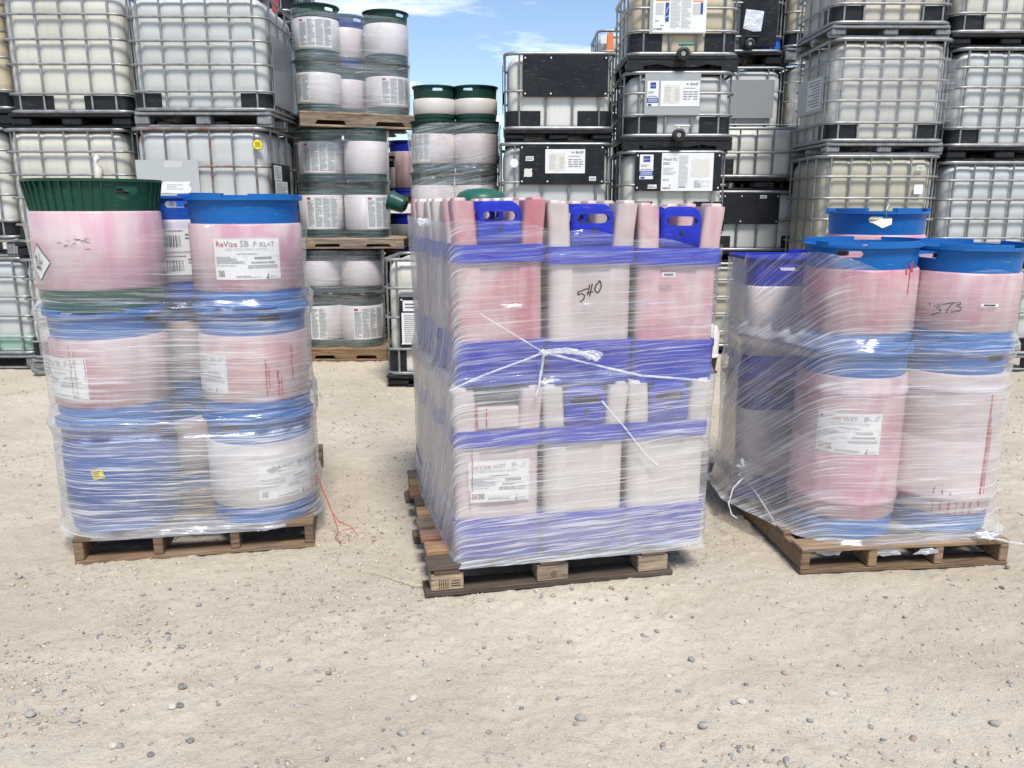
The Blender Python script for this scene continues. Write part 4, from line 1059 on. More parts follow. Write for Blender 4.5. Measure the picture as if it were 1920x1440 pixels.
rowsE = [(zE[1], zE[2], 606, 679, 'bottom row'), (zE[2], zE[3], 602, 680, 'second row'), (zE[4], zE[5], 603, 688, 'fourth row'), (zE[5], zE[6], 602, 687, 'fifth row')]
EK = []
spec = {(0, 0): -.55, (0, 1): .35, (2, 0): .05, (2, 1): .75, (3, 0): -.1, (1, 0): None}
words = {(0, 0): 'green rimmed keg at ground level, nearer the left load, label at its left edge', (0, 1): 'green rimmed keg at ground level beside the free standing caged tank',
         (1, 0): 'black rimmed plain keg in the second row from the ground, next to the left load', (1, 1): 'black rimmed plain keg in the second row, next to the free standing tank',
         (2, 0): 'green rimmed keg with a wide label resting on the middle wooden pallet', (2, 1): 'green rimmed keg on the middle wooden pallet with a narrow label at its right',
         (3, 0): 'green rimmed keg with a wide label just under the top wooden pallet', (3, 1): 'green rimmed keg without label just under the top wooden pallet'}
for r, (zb, zt, ua, ub, nm) in enumerate(rowsE):
    for c_, u in enumerate((ua, ub)):
        k, P = bgkeg(u, 0, 1, EY, words[(r, c_)], zb=zb, zt=zt, R=.206, lab=spec.get((r, c_)), slot=.3 * c_, ring=DGREEN if r != 1 else (.012, .020, .018), tint=(.62, .59, .61) if r > 1 else (.60, .57, .59)); 
        P = at(u, 560, EY + .197); k.location = (at(u, (CAM_H * 0 + 0) or 500, EY + .197).x, EY + .197, zb); EK.append(k)
def place_x(k, u, z):
    """put a keg so that its axis projects to column u at height z"""
    y = k.location.y; zc = y * _c - (z - CAM_H) * _s; k.location.x = (u - 960) / F_PX * zc
for r, (zb, zt, ua, ub, nm) in enumerate(rowsE):
    for c_, u in enumerate((ua, ub)): place_x(EK[r * 2 + c_], u, (zb + zt) / 2)
def pallet_at(fn, label, u0, u1, zb, zt, Y, d, col, rz=0.0, **k):
    z = (zb + zt) / 2; zc = Y * _c - (z - CAM_H) * _s; x0, x1 = (u0 - 960) / F_PX * zc, (u1 - 960) / F_PX * zc
    return fn(label, (x0, Y, zb), rz, x1 - x0, d, zt - zb, col, **k)
BGP = 'timber pallets in the stacked wall'
pallet_at(stringer_pallet, 'timber pallet on the ground under the lowest green rimmed kegs', 570, 726, 0, zE[1], 7.5, .95, WOOD, notch=True, group=BGP)
pallet_at(stringer_pallet, 'pale timber pallet between the black rimmed and green rimmed kegs', 566, 757, zE[3], zE[4], 7.5, .95, WOOD_PALE, notch=True, group=BGP)
# top pallet, turned
ang = radians(22); zP0, zP1 = zE[6], zE[6] + .125
tp = pallet_at(stringer_pallet, 'pale timber pallet carrying the topmost green kegs, turned askew', 562, 792, zP0, zP1, 7.36, .95, WOOD_PALE, rz=ang, notch=True, group=BGP)
tx, ty = tp.location.x, tp.location.y; e1 = Vector((cos(ang), sin(ang))); e2 = Vector((-sin(ang), cos(ang)))
ETOP = []
hk = round((zz(3, 7.45) - zP1) / 2, 3)
for r in range(2):
    for c_, (a, b_, lb) in enumerate([(.215, .23, 'left keg'), (.85, .23, 'right keg'), (.53, .56, 'rear keg')]):
        p = Vector((tx, ty)) + e1 * a + e2 * b_
        lbl = {(0, 0): 'green rimmed keg on the top pallet with a label at its left edge', (0, 1): 'green rimmed keg on the top pallet with a wide label on its right half', (0, 2): 'keg on the top pallet set back between two green rimmed ones',
               (1, 0): 'topmost green rimmed keg with a wide label, cut by the top edge of the photo', (1, 1): 'topmost green rimmed keg without label against the sky', (1, 2): 'blue rimmed keg set back between the two topmost green rimmed ones'}[(r, c_)]
        k = keg(lbl, (p.x, p.y, zP1 + r * hk), 0, .203, hk - .002, slots=(.9, .9 + pi), group='green rimmed kegs on the back pallets', tint=(.62, .595, .605) if c_ != 2 else (.56, .51, .55), **dict(GK, ring=(.012, .05, .20) if (c_ == 2 and r == 1) else DGREEN)); ETOP.append(k)
        az = math.atan2(-p.x, p.y)
        if (r, c_) in {(1, 0): 1, (0, 0): 1, (0, 1): 1}: keglabel(k, .203, az + {(1, 0): -.05, (0, 0): -1.15, (0, 1): .45}[(r, c_)], .30, .09, hk - .22)
# second green stack, straight ahead between the keg tower and the black panelled tanks
GY = 7.42
zG = [0, .12, .12 + .47, .12 + .94, 1.06 + .12, zz(322, GY), zz(224, GY)]
zG[4] = zz(322, GY) - .47; zG[5] = zz(322, GY)
GKG = []
for r, (zb, zt) in enumerate([(.12, .59), (.59, 1.06), (zG[4], zG[5]), (zG[5], zG[6])]):
    for c_, u in enumerate((813, 893)):
        lb = ['green rimmed keg at ground level behind the centre load, nearer the keg tower', 'green rimmed keg at ground level behind the centre load, nearer the black panels', 'green rimmed keg in the second layer behind the centre load, nearer the keg tower', 'green rimmed keg in the second layer behind the centre load, nearer the black panels',
              'film wrapped keg just above the centre load, nearer the keg tower', 'film wrapped keg just above the centre load, nearer the black panels', 'film wrapped pinkish keg with a narrow label below two clean topped kegs', 'film wrapped pinkish keg with a ribbed green rim sticking out to the side'][r * 2 + c_]
        k = keg(lb, (0, GY + .203, zb), 0, .203, round(zt - zb - .002, 3), slots=(.3, .3 + pi), group='green rimmed kegs on the back pallets', tint=(.58, .50, .50), ribs=(r == 3 and c_ == 1), **GK); place_x(k, u, (zb + zt) / 2); GKG.append(k)
        if r == 3 and c_ == 0: keglabel(k, .203, .12 - .75, .22, .09, .24)
GT = []
for c_, u in enumerate((815, 892)):
    zb = zG[6]; zt = zz(158, 7.62)
    k = keg(['clean topped green rimmed keg against the sky, nearer the keg tower', 'clean topped green rimmed keg against the sky, nearer the black panels'][c_], (0, 7.62 + .2, zb), 0, .2, round(zt - zb, 3), slots=(.25 - .6 * c_, .25 - .6 * c_ + pi), group='green rimmed kegs on the back pallets', tint=(.58, .555, .50), **GK)
    place_x(k, u, (zb + zt) / 2); GT.append(k)
pallet_at(stringer_pallet, 'timber pallet on the ground under the film wrapped keg stack', 772, 940, 0, .12, GY - .03, .9, WOOD, group=BGP)
pallet_at(stringer_pallet, 'timber pallet in the middle of the film wrapped keg stack', 772, 940, 1.06, zG[4], GY - .03, .9, WOOD, group=BGP)
# dark stack in the gap behind
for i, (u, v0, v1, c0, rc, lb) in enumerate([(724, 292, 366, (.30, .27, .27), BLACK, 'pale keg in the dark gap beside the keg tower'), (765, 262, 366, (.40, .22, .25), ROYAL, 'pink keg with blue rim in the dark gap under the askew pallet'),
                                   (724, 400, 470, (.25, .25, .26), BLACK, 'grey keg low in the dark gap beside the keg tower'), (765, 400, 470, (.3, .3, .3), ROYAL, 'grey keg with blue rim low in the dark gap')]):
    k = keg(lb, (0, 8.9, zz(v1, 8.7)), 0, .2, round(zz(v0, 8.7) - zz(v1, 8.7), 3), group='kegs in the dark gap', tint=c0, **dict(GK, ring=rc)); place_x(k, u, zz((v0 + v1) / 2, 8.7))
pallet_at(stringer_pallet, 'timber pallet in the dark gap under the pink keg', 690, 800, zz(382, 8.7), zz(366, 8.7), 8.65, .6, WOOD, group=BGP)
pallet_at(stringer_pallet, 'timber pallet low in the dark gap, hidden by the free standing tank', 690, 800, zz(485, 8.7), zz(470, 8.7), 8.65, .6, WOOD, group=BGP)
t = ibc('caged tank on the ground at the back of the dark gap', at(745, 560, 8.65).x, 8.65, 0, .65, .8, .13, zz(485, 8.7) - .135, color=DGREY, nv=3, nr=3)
# film on the back stacks
def kegs_outline(ks, r): return [p for k in ks for p in circle(k.location.x, k.location.y, r)]
def bandz(zl, h): return zl
BF = 'old film round the back stacks'
film('clear film round the topmost green kegs on the askew pallet', kegs_outline(ETOP[:3], .206), [(zP1, .004), (zP1 + hk - .02, .006), (zP1 + hk, .020), (zP1 + hk + .03, .006), (zP1 + 2 * hk - .12, .006), (zP1 + 2 * hk, .012)],
     lambda p, q: zP1 + 2 * hk - .06 - .03 * q.x, lambda z, p, q: .10 if z > zP1 + hk * 1.25 else .18, n=150, dz=.05, group=BF, seed=3)
film('clear film round the green kegs below the askew pallet', kegs_outline(EK[4:8], .2), [(zE[4], .004), (zE[5] - .02, .006), (zE[5], .018), (zE[5] + .03, .006), (zE[6] - .01, .012)], lambda p, q: zE[6] - .02, lambda z, p, q: .10, n=120, dz=.05, group=BF, seed=5)
film('greyed film round the kegs standing at ground level by the left load', kegs_outline(EK[0:4], .2), [(zE[1], .004), (zE[2] - .02, .006), (zE[2], .018), (zE[2] + .03, .006), (zE[3] - .01, .012)], lambda p, q: zE[3] - .02, lambda z, p, q: .20, n=120, dz=.05, group=BF, seed=8)
film('loose glossy film round the pinkish kegs above the centre load', kegs_outline(GKG[4:8], .208), [(zG[4], .004), (zG[5] - .04, .002), (zG[5], .016), (zG[5] + .05, .004), (zG[6] - .03, .02)], lambda p, q: zG[6] - .03 + .06 * q.x, lambda z, p, q: .26, slope=lambda q: -.18, n=140, dz=.04, group=BF, seed=9, wob=.012)
x0, x1, z0_, z1_ = IB['L2'][1], IB['L2'][2], IB['L2'][3], IB['L2'][6]
film('band of clear film round the dusty caged tank at upper right', [(x0 - .016, 6.93), (x1 + .016, 6.93), (x1 + .016, 7.8), (x0 - .016, 7.8)], [(zz(228, 6.95), .0), (zz(150, 6.95), .003), (zz(112, 6.95), .0)], lambda p, q: zz(112, 6.95), lambda z, p, q: .08, n=100, dz=.06, group=BF, seed=12)
# bucket and lid behind the centre load, drum behind its right side
# ------------------------------------------------------------------ left load
LP = Vector((-1.804, 3.058)); LA = radians(11)
PH = .115
stringer_pallet('worn timber pallet under the left load of green and blue kegs', (LP.x, LP.y, 0), LA, .963, 1.18, PH, WOOD)
lk = [(-1.695, 3.33), (-1.12, 3.43), (-1.68, 3.80), (-1.235, 3.90)]
GL = 'blue rimmed kegs on the left pallet'
h1, h2, h3 = .462, .460, .445
z1, z2, z3 = PH, PH + h1, PH + h1 + h2
KR = .226
LKS = {}
def lkeg(key, i, z, h, label, **k):
    x, y = lk[i] if isinstance(i, int) else i
    LKS[key] = keg(label, (x, y, z), 0, k.pop('R', KR), h, group=GL, **k)
lkeg('11', 0, z1, h1 - .003, 'all blue keg with a yellow sticker, bottom layer of the left load', ring=(.010, .075, .32), body_col=(.008, .075, .30), tint=(.04, .12, .34), slots=(1.2, 1.2 + pi))
lkeg('12', 1, z1, h1 - .003, 'white keg with blue rims and a half torn label, bottom layer of the left load', tint=(.62, .59, .57), slots=(-.3, -.3 + pi))
lkeg('13', 2, z1, h1 - .003, 'keg at the rear left of the bottom layer, left load', tint=PALE_P); lkeg('14', 3, z1, h1 - .003, 'keg at the rear right of the bottom layer, left load', tint=PALE_P)
lkeg('21', 0, z2, h2 - .003, 'pink streaked keg with a red stained foot, middle layer of the left load', tint=ROSE, slots=(1.35, 1.35 + pi))
lkeg('22', 1, z2, h2 - .003, 'keg with a clear handle slot and red drips, middle layer of the left load', tint=(.48, .27, .27), slots=(.62, .62 + pi))
lkeg('23', 2, z2, h2 - .003, 'keg at the rear left of the middle layer, left load', tint=PALE_P); lkeg('24', 3, z2, h2 - .003, 'keg at the rear right of the middle layer, left load', tint=PALE_P)
lkeg('31', (-1.70, 3.345), z3, .515, 'pink keg with a ribbed dark green rim on top of the left load', R=.245, ring=GREEN, rim=.125, base=.09, tint=(.52, .29, .36), flare=.012, ribs=True, slots=(.98, .98 + pi), lips=())
lkeg('32', (-1.12, 3.43), z3, h3, 'pink keg with bright blue rim and white printed label, top of the left load', tint=(.44, .23, .29), slots=(-1.35, -1.35 + pi), lips=((-.75, -.05), (.38, 1.25), (1.9, 2.9), (3.2, 4.2)))
lkeg('33', (-1.58, 3.80), z3, h3 + .01, 'keg with barcode papers standing behind the two front kegs of the left load', tint=(.42, .40, .52), ring=(.008, .075, .38))
def d_revize(second, torn=False, two=False):
    def d(p, f, w, h):
        tw = w * .40
        if not torn: put_text(p, f, 'ReVize', w * .035, h * .80, .03, 'ink_red', fit=w * .33)
        x = w * .40
        for s_, wd, sl in second:
            put_text(p, f, s_, x, h * .80, .03, 'ink_grey', fit=w * wd, slant=sl); x += w * (wd + .035)
        put_text(p, f, 'SEED TREATMENT SYSTEM', w * .18, h * .71, .01, 'ink_pale', fit=w * .62)
        microtext(p, f, w * .35, h * .645, w * .3, h * .03, 1, 'ink')
        frame(p, f, w * .03, h * .38, w * .46, h * .58, w * .003, 'ink_grey'); microtext(p, f, w * .04, h * .57, w * .40, h * .18, 5, 'ink_grey')
        frame(p, f, w * .49, h * .47, w * .97, h * .58, w * .003, 'ink_grey'); microtext(p, f, w * .60, h * .56, w * .26, h * .07, 2, 'ink')
        microtext(p, f, w * .55, h * .44, w * .36, h * .05, 2, 'ink'); microtext(p, f, w * .5, h * .36, w * .45, h * .09, 3, 'ink_grey'); microtext(p, f, w * .03, h * .36, w * .3, h * .03, 1, 'ink_grey')
        for q, col in enumerate(('ink_red', 'ink') if two else ('ink',)):
            cx, cz, s_ = w * (.10 + .11 * q), h * .15, w * .045
            p.mat(col); sheet(p, f, cx - s_, cx + s_, cz - s_, cz + s_, .0022); disc(p, f, cx, cz, s_ * .9, 'paper', .0030, s_ * .68); stroke(p, f, [(cx - s_ * .3, cz - s_ * .35), (cx + s_ * .3, cz + s_ * .35)], s_ * .25, 'paper', .0030); stroke(p, f, [(cx - s_ * .35, cz + s_ * .25), (cx + s_ * .1, cz - .0 * s_)], s_ * .2, 'paper', .0030)
        microtext(p, f, w * .32, h * .11, w * .36, h * .06, 2, 'ink_grey')
        stroke(p, f, [(w * .80, h * .04), (w * .775, h * .05), (w * .79, h * .10), (w * .80, h * .14)], w * .012, 'ink'); stroke(p, f, [(w * .765, h * .04), (w * .80, h * .04)], w * .012, 'ink'); microtext(p, f, w * .82, h * .09, w * .11, h * .05, 2, 'ink_pale')
        frame(p, f, w * .008, h * .012, w * .992, h * .988, w * .003, 'ink_pale', n=8)
        if torn:
            rg = random.Random(4)
            for q in range(22): stroke(p, f, [(w * rg.uniform(.15, .38), h * rg.uniform(.74, .9)), (w * rg.uniform(.15, .4), h * rg.uniform(.74, .86))], .0025, 'ink_grey')
    return d
def klabel(k, R, az, w, zb, h, draw): keglabel(k, R, az, w, zb, h, draw, 14)
def dirc(x, y): return math.atan2(-x, y)
SBXLT = [('SB', .13, 0), ('.F', .075, 0), ('XL+T', .24, 0)]; WST = [('WST', .21, 0), ('.', .02, 0), ('IF-', .12, 0), ('//', .08, .25)]; SBF = [('SB', .13, 0), ('.', .02, 0), ('F-', .10, 0), ('//', .08, .25)]
zf = lambda v, Y: at(960, v, Y).z
klabel(LKS['32'], KR, dirc(-1.12, 3.43) - .01, .262, zf(525, 3.21) - z3, zf(447, 3.21) - zf(525, 3.21), d_revize(SBXLT))
klabel(LKS['12'], KR, dirc(-1.12, 3.43) + .46, .255, zf(936, 3.23) - z1, .165, d_revize(WST, torn=True))
klabel(LKS['21'], KR, dirc(-1.695, 3.33) - 1.0, .26, zf(748, 3.12) - z2, .165, d_revize(SBF))
klabel(LKS['22'], KR, dirc(-1.12, 3.43) - 1.1, .26, zf(738, 3.22) - z2, .165, d_revize(WST))
# yellow sticker, hazard diamond, barcode papers
f = cyl_map(KR, dirc(-1.695, 3.33) - .50, zf(899, 3.1) - z1)
mb = MB().mat('ink_yellow'); c0, s0 = cos(.2), sin(.2); g = lambda a, c_, o: f(a * c0 - c_ * s0, a * s0 + c_ * c0, o)
sheet(mb, g, 0, .044, 0, .042, .012, 3); frame(mb, g, .003, .003, .041, .039, .0015, 'ink', .0125, 3); st = part('sticker', mb.mesh('sticker', smooth=0), LKS['11'])
mb = MB(); microtext(mb, g, .008, .034, .028, .026, 5, 'ink', off=.0128, th=.5); part('print', mb.mesh('print', smooth=0), st)
f = cyl_map(.245, dirc(-1.70, 3.345) - 1.08, zf(492, 3.14) - z3); mb = MB().mat('ink'); D = .074
sheet(mb, f, 0, 0, 0, 0, .0012, poly=[(-D * .98, 0), (-D / 2, -D / 2), (0, -D), (D / 2, -D / 2), (D * .98, 0), (D / 2, D / 2), (0, D), (-D / 2, D / 2)]); e = D * .90
mb.mat('paper'); sheet(mb, f, 0, 0, 0, 0, .0020, poly=[(-e, 0), (-e / 2, -e / 2), (0, -e), (e / 2, -e / 2), (e, 0), (e / 2, e / 2), (0, e), (-e / 2, e / 2)]); hd = part('hazard_diamond', mb.mesh('hazard_diamond', smooth=0), LKS['31'])
mb = MB(); s_ = D / .1
for st in ([(-.028, -.012), (-.026, .012), (-.030, .034)], [(-.026, .008), (-.014, .026)], [(-.027, .016), (-.04, .030)], [(-.028, .024), (-.020, .040)], [(-.018, .02), (-.010, .022)]): stroke(mb, f, [(a * s_, b_ * s_) for a, b_ in st], .0045, 'ink', .003)
mb.mat('ink'); sheet(mb, f, 0, 0, 0, 0, .003, poly=[(a * s_, b_ * s_) for a, b_ in [(-.042, -.026), (-.012, -.014), (.012, -.030), (.030, -.034), (.004, -.036), (-.02, -.034)]])
pts = [(.006 + .018 * cos(q * pi / 8), .0 + .008 * sin(q * pi / 8)) for q in range(17)]; stroke(mb, f, [(a * s_, b_ * s_) for a, b_ in pts], .0025, 'ink', .003)
stroke(mb, f, [(.022 * s_, 0), (.032 * s_, .009 * s_), (.031 * s_, -.008 * s_), (.022 * s_, 0)], .0025, 'ink', .003); part('print', mb.mesh('print', smooth=0), hd)
f = cyl_map(.245, dirc(-1.70, 3.345) - .52, zf(455, 3.1) - z3); mb = MB(); rg = random.Random(9)
for q in range(16): a0 = rg.gauss(.05, .028); b0 = rg.gauss(.0, .018); stroke(mb, f, [(a0, b0), (a0 + rg.uniform(-.02, .02), b0 + rg.uniform(-.006, .006))], rg.uniform(.001, .004), 'ink_grey' if q % 3 else 'ink', .0015)
part('scuff', mb.mesh('scuff', smooth=0), LKS['31'])
for q, (v0, v1) in enumerate(((428, 472), (476, 516))):
    f = cyl_map(KR, dirc(-1.58, 3.80) - .42 + .02 * q, zf(v1, 3.59) - z3); w = .20; h = zf(v0, 3.59) - zf(v1, 3.59)
    label_on(LKS['33'], f, w, h, lambda p, ff: (barcode(p, ff, .012, h * .2, .11, h * .5, 26), microtext(p, ff, .14, h * .8, .03, h * .3, 2, 'ink'), microtext(p, ff, .012, h * .95, .12, h * .12, 1, 'ink_grey')), 10, 'paper')
def drips(k, R, az, spec, col='ink_red', z0=0.0):
    mb = MB()
    for a, zt_, zb_, w in spec:
        f = cyl_map(R, az, 0); n = 7; pts = [(a + rnd.uniform(-.002, .002), zt_ + (zb_ - zt_) * i / n) for i in range(n + 1)]; stroke(mb, f, pts, w, col, .0015)
    part('dye_drips', mb.mesh('dye_drips', smooth=0), k)
drips(LKS['21'], KR, dirc(-1.695, 3.33) - .85, [(.03, .33, .12, .004), (.05, .31, .10, .003), (.09, .28, .2, .003)])
drips(LKS['22'], KR, dirc(-1.12, 3.43) + .3, [(-.03, .25, .10, .008), (-.018, .22, .12, .005), (.02, .20, .09, .010), (.034, .17, .10, .006), (.09, .30, .16, .006)])
def lhaze(z, p, q):
    if z > z3 + .19: return .06
    if z > z3 + .11: return .12
    if z > z3: return .22
    if z > z2: return .36
    return .48
film('clear stretch film round the left load of kegs', [p for x, y in lk for p in circle(x, y, KR + .006)] + circle(-1.70, 3.345, .248), [(PH - .012, .030), (PH + .012, .020), (PH + .05, .010), (z2 - .05, .008), (z2 - .014, .022), (z2, .024), (z2 + .03, .010), (z2 + .08, .004), (z3 - .06, .008), (z3 - .012, .028), (z3 + .004, .026), (z3 + .04, -.004), (z3 + .08, -.006), (z3 + .12, -.002), (z3 + .36, .018)],
     lambda p, q: z3 + .31 + .03 * sin(p.x * 9), lhaze, slope=lambda q: .02, seed=20)
lf = bpy.data.objects['stretch_film']
# red twine hanging at the pallet's far corner
P = Vector((-.905, 3.48, .0))
tw = [P + Vector(v) for v in ((-.02, 0, .42), (.01, -.02, .36), (.0, -.02, .30), (.05, -.06, .20), (.10, -.10, .10), (.13, -.14, .03), (.12, -.16, .012), (.16, -.22, .010))]
mb = MB().mat('twine').tube(tw, .0022, 5); mb.tube([tw[4], tw[4] + Vector((.03, -.02, -.03)), tw[4] + Vector((.09, -.04, -.05)), tw[4] + Vector((.12, -.05, -.09))], .0018, 5)
mb.tube([tw[4] + Vector((.10, -.04, -.055)), tw[4] + Vector((.05, -.05, -.06)), tw[4] + Vector((.08, -.06, -.085)), tw[5] + Vector((.06, -.05, -.02))], .0018, 5)
mb.box(P.x - .005, P.y - .02, .40, .02, .03, .03, .004).box(P.x - .002, P.y - .02, .345, .025, .03, .02, .004)
thing('twine', 'red twine trailing from the left load to the ground', 'twine', mesh=mb.mesh('twine', smooth=60))

# ------------------------------------------------------------------ centre load
MP = Vector((-.312, 2.773)); MA = radians(11.5); e1 = Vector((cos(MA), sin(MA))); e2 = Vector((-sin(MA), cos(MA)))
MH = .130
block_pallet('dark timber block pallet with uneven boards under the centre load', (MP.x, MP.y, 0), MA, .965, 1.14, MH, WOOD)
JW, JD, JH = .326, .352, .672
tints = {(0, 0, 0): (.52, .38, .38), (1, 0, 0): (.50, .455, .42), (2, 0, 0): (.52, .475, .43), (0, 0, 1): (.41, .145, .17), (1, 0, 1): (.41, .33, .315), (2, 0, 1): (.45, .19, .235)}
GM = 'pinkish jugs in blue frames on the centre pallet'
JG = {}
colw = ['left', 'middle', 'right']; roww = ['front', 'second', 'rear']
for l in range(2):
    for r in range(3):
        for c_ in range(3):
            a = .082 + JW / 2 + c_ * (JW + .008) + (.042 if l else .026) - .028 * r; b_ = .015 + JD / 2 + r * (JD + .008) + (.014 if l else 0)
            p = MP + e1 * a + e2 * b_
            tn = tints.get((c_, r, l), [(.50, .37, .37), (.52, .46, .42), (.49, .28, .31)][(c_ + r) % 3])
            tl = (0, (c_ - 1) * .012 * l) if l else (0, 0)
            if r == 0:
                lb = [['pinkish jug with an open handle gap and a printed label, bottom layer', 'whitish jug with blue handle plate in the middle of the bottom layer', 'clean whitish jug with blue handle plate at the bottom outer end'],
                      ['deep pink jug with blue handle plate at the top corner of the centre load', 'greyish jug behind the black handwritten number, top layer', 'rose pink jug with a tiny white sticker, top layer outer end']][l][c_]
            else: lb = '%s jug in the %s row of the %s layer, centre load' % (['left hand', 'inner', 'right hand'][c_], roww[r], ['bottom', 'top'][l])
            JG[(c_, r, l)] = jug(lb, (p.x, p.y, MH + l * (JH + .004 - .010 * c_)), MA + rnd.uniform(-.006, .006), tn, JW, JD, JH - .008, GM, tl, open_front=(c_, r, l) == (0, 0, 0))
def jplane(c_, a, z, off=0.0):      # point on the front face of the front row
    p = MP + e1 * a + e2 * (.015 - off); return Vector((p.x, p.y, z))
# printed label on the lower left jug
nM = Vector((sin(MA), -cos(MA), 0))
def mpix(u, v, off): return on_plane(u, v, jplane(0, 0, 0, off), nM)
zl = mpix(930, 940, .0).z - MH; hl = mpix(930, 862, 0).z - mpix(930, 940, 0).z
label_on(JG[(0, 0, 0)], flat_map(-.115, -JD / 2 - .001, zl), .232, hl, lambda p, f: d_revize(WST, two=True)(p, f, .232, hl), 1)
k = JG[(2, 0, 1)]; label_on(k, flat_map(-.075, -JD / 2 - .016, .405), .053, .017, lambda p, f: microtext(p, f, .008, .014, .036, .010, 1, 'ink', th=.8), 1, name='sticker')
mb = MB(); f = flat_map(-.10, -JD / 2 - .002, 0)
for a, zt_, zb_, w in ((0, .5, .28, .0035), (.018, .6, .5, .004), (.055, .6, .52, .004), (-.01, .28, .2, .003)): stroke(mb, f, [(a + rnd.uniform(-.001, .001), zt_ + (zb_ - zt_) * q / 8) for q in range(9)], w, 'ink_red', .001)
part('dye_drips', mb.mesh('dye_drips', smooth=0), JG[(0, 0, 0)])
mo = []
for c_ in (0, 2):
    for r in (0, 2):
        p = MP + e1 * (.114 + JW / 2 + c_ * (JW + .008) - .028 * r) + e2 * (.015 + JD / 2 + r * (JD + .008))
        for x, y in rrect(JW + .014, JD + .014, .035, 6, 1): q = p + e1 * x + e2 * y; mo.append((q.x, q.y))
ZJ = MH + JH
def mtop(p, q):
    d = Vector((p.x, p.y)) - MP; t = min(1, max(0, d.dot(e1) / 1.05)); return ZJ + JH - .045 - .125 * t - .03 * max(0, -q.dot(e1)) + .008 * sin(d.dot(e1) * 23)
def mhaze(z, p, q):
    side = max(0, -q.dot(e1))
    b_ = .14 if z > ZJ + .30 else .24 if z > ZJ else .36
    if z < MH + .22: b_ = .52
    return b_ + .34 * side
film('streaky stretch film knotted round the centre load of jugs', mo, [(MH - .02, .016), (MH + .02, .006), (MH + .2, .004), (ZJ - .15, .008), (ZJ - .02, .014), (ZJ + .01, .012), (ZJ + .05, -.002), (ZJ + .12, -.002), (ZJ + .3, .004), (ZJ + JH - .20, .014), (ZJ + JH, .014)],
     mtop, mhaze, slope=lambda q: -1.3 * max(0, -q.dot(e1)) ** 2 - .05, seed=33, n=260)
mf = [o for o in bpy.data.objects if o.name.startswith('stretch_film')][-1]
off = .026
kn = mpix(1020, 661, off + .02)
rope(mf, [mpix(842, 733, off), mpix(900, 706, off + .004), mpix(965, 682, off + .01), kn], .004); rope(mf, [kn, mpix(1090, 678, off + .01), mpix(1200, 704, off), mpix(1325, 714, off)], .0045)
rope(mf, [kn, mpix(960, 625, off), mpix(900, 588, off - .004)], .003); rope(mf, [kn, mpix(1016, 690, off + .012), mpix(1010, 728, off + .01), mpix(1004, 742, off + .004)], .010, 'hanging_tail')
rope(mf, [kn, mpix(1060, 657, off + .015), mpix(1100, 664, off + .012)], .012, 'knot_tail'); crumple(mf, mpix(1113, 666, off + .012), .036, 71, 'knot_bow'); crumple(mf, kn, .02, 72, 'knot')
rope(mf, [mpix(1128, 752, .02), mpix(1170, 800, .021), mpix(1210, 852, .02), mpix(1232, 872, .018)], .004)
crumple(mf, MP.to_3d() + (e1 * .06 + e2 * .45).to_3d() + Vector((0, 0, ZJ + JH - .09)), .03, 73, 'crumpled_tail')
# black handwriting on the film
mb = MB(); H5 = [[(1102, 541), (1084, 548), (1083.5, 553), (1091.5, 550.6), (1096, 554), (1095, 560), (1090.6, 564.7), (1088, 566)], [(1106, 534), (1101.5, 553)], [(1110.5, 533), (1105.6, 555)], [(1101, 550), (1112, 547)], [(1125, 527), (1118, 534), (1115, 543), (1119, 549.5), (1123.5, 547), (1127.5, 537), (1126, 528), (1123, 526.5)]]
fm = lambda a, c_, o: tuple(mpix(a, c_, .020 + o))
for st in H5[:]: stroke(mb, fm, st, 2.4, 'ink', .001)
part('handwriting', mb.mesh('handwriting', smooth=0), mf)

# ------------------------------------------------------------------ right load
RP = Vector((1.159, 2.975)); RA = radians(5.5); r1 = Vector((cos(RA), sin(RA))); r2 = Vector((-sin(RA), cos(RA))); RH = .110
stringer_pallet('brown timber pallet under the right load, a film tail over its side', (RP.x, RP.y, 0), RA, .89, 1.10, RH, WOOD, ndeck=7)
GR = 'blue rimmed kegs on the right pallet'; RR = .215
hT = zf(660, 3.06) - RH; hS = .412
hoop = (round(zf(741, 3.06) - RH, 3), round(zf(945, 3.06) - RH, 3))
fl, fr, bk = (1.418, 3.275), (1.855, 3.335), (1.700, 3.81)
RK = {}
RK['fl'] = keg('tall pink drum with a printed label, bottom layer of the right load', (*fl, RH), 0, RR, hT - .003, rim=.105, base=.085, tint=(.44, .22, .265), hoops=hoop, group=GR, slots=(-1.4, -1.4 + pi), cat='drum')
RK['fr'] = keg('tall pale drum with red drips, bottom layer of the right load at the photo edge', (*fr, RH), 0, RR, hT - .003, rim=.105, base=.085, tint=(.50, .41, .41), hoops=hoop, group=GR, slots=(.42, .42 + pi), cat='drum')
RK['bk'] = keg('tall drum hidden at the back of the right load', (*bk, RH), 0, RR, hT - .003, rim=.105, base=.085, tint=PALE_P, hoops=hoop, group=GR, cat='drum')
z2r = RH + hT
RK['fl2'] = keg('rose pink keg with a red cap, on the tall labelled drum of the right load', (*fl, z2r), 0, RR, hS, rim=.095, base=.07, tint=(.40, .125, .165), group=GR, slots=(-.62, -.62 + pi), tilt=(.012, -.012), lips=((-1.25, -.98), (-.32, .75), (1.3, 2.4), (2.9, 4.2)), caps=((.35, .05, .04), BLACK))
RK['fr2'] = keg('pink keg with the handwritten number, top of the right load at the photo edge', (*fr, z2r), 0, RR + .004, hS - .012, rim=.10, base=.07, tint=(.47, .26, .30), group=GR, slots=(-1.18, -1.18 + pi), tilt=(.02, .012), lips=((-.9, .3), (.9, 2.0), (2.5, 3.8)), caps=(BLACK, BLACK))
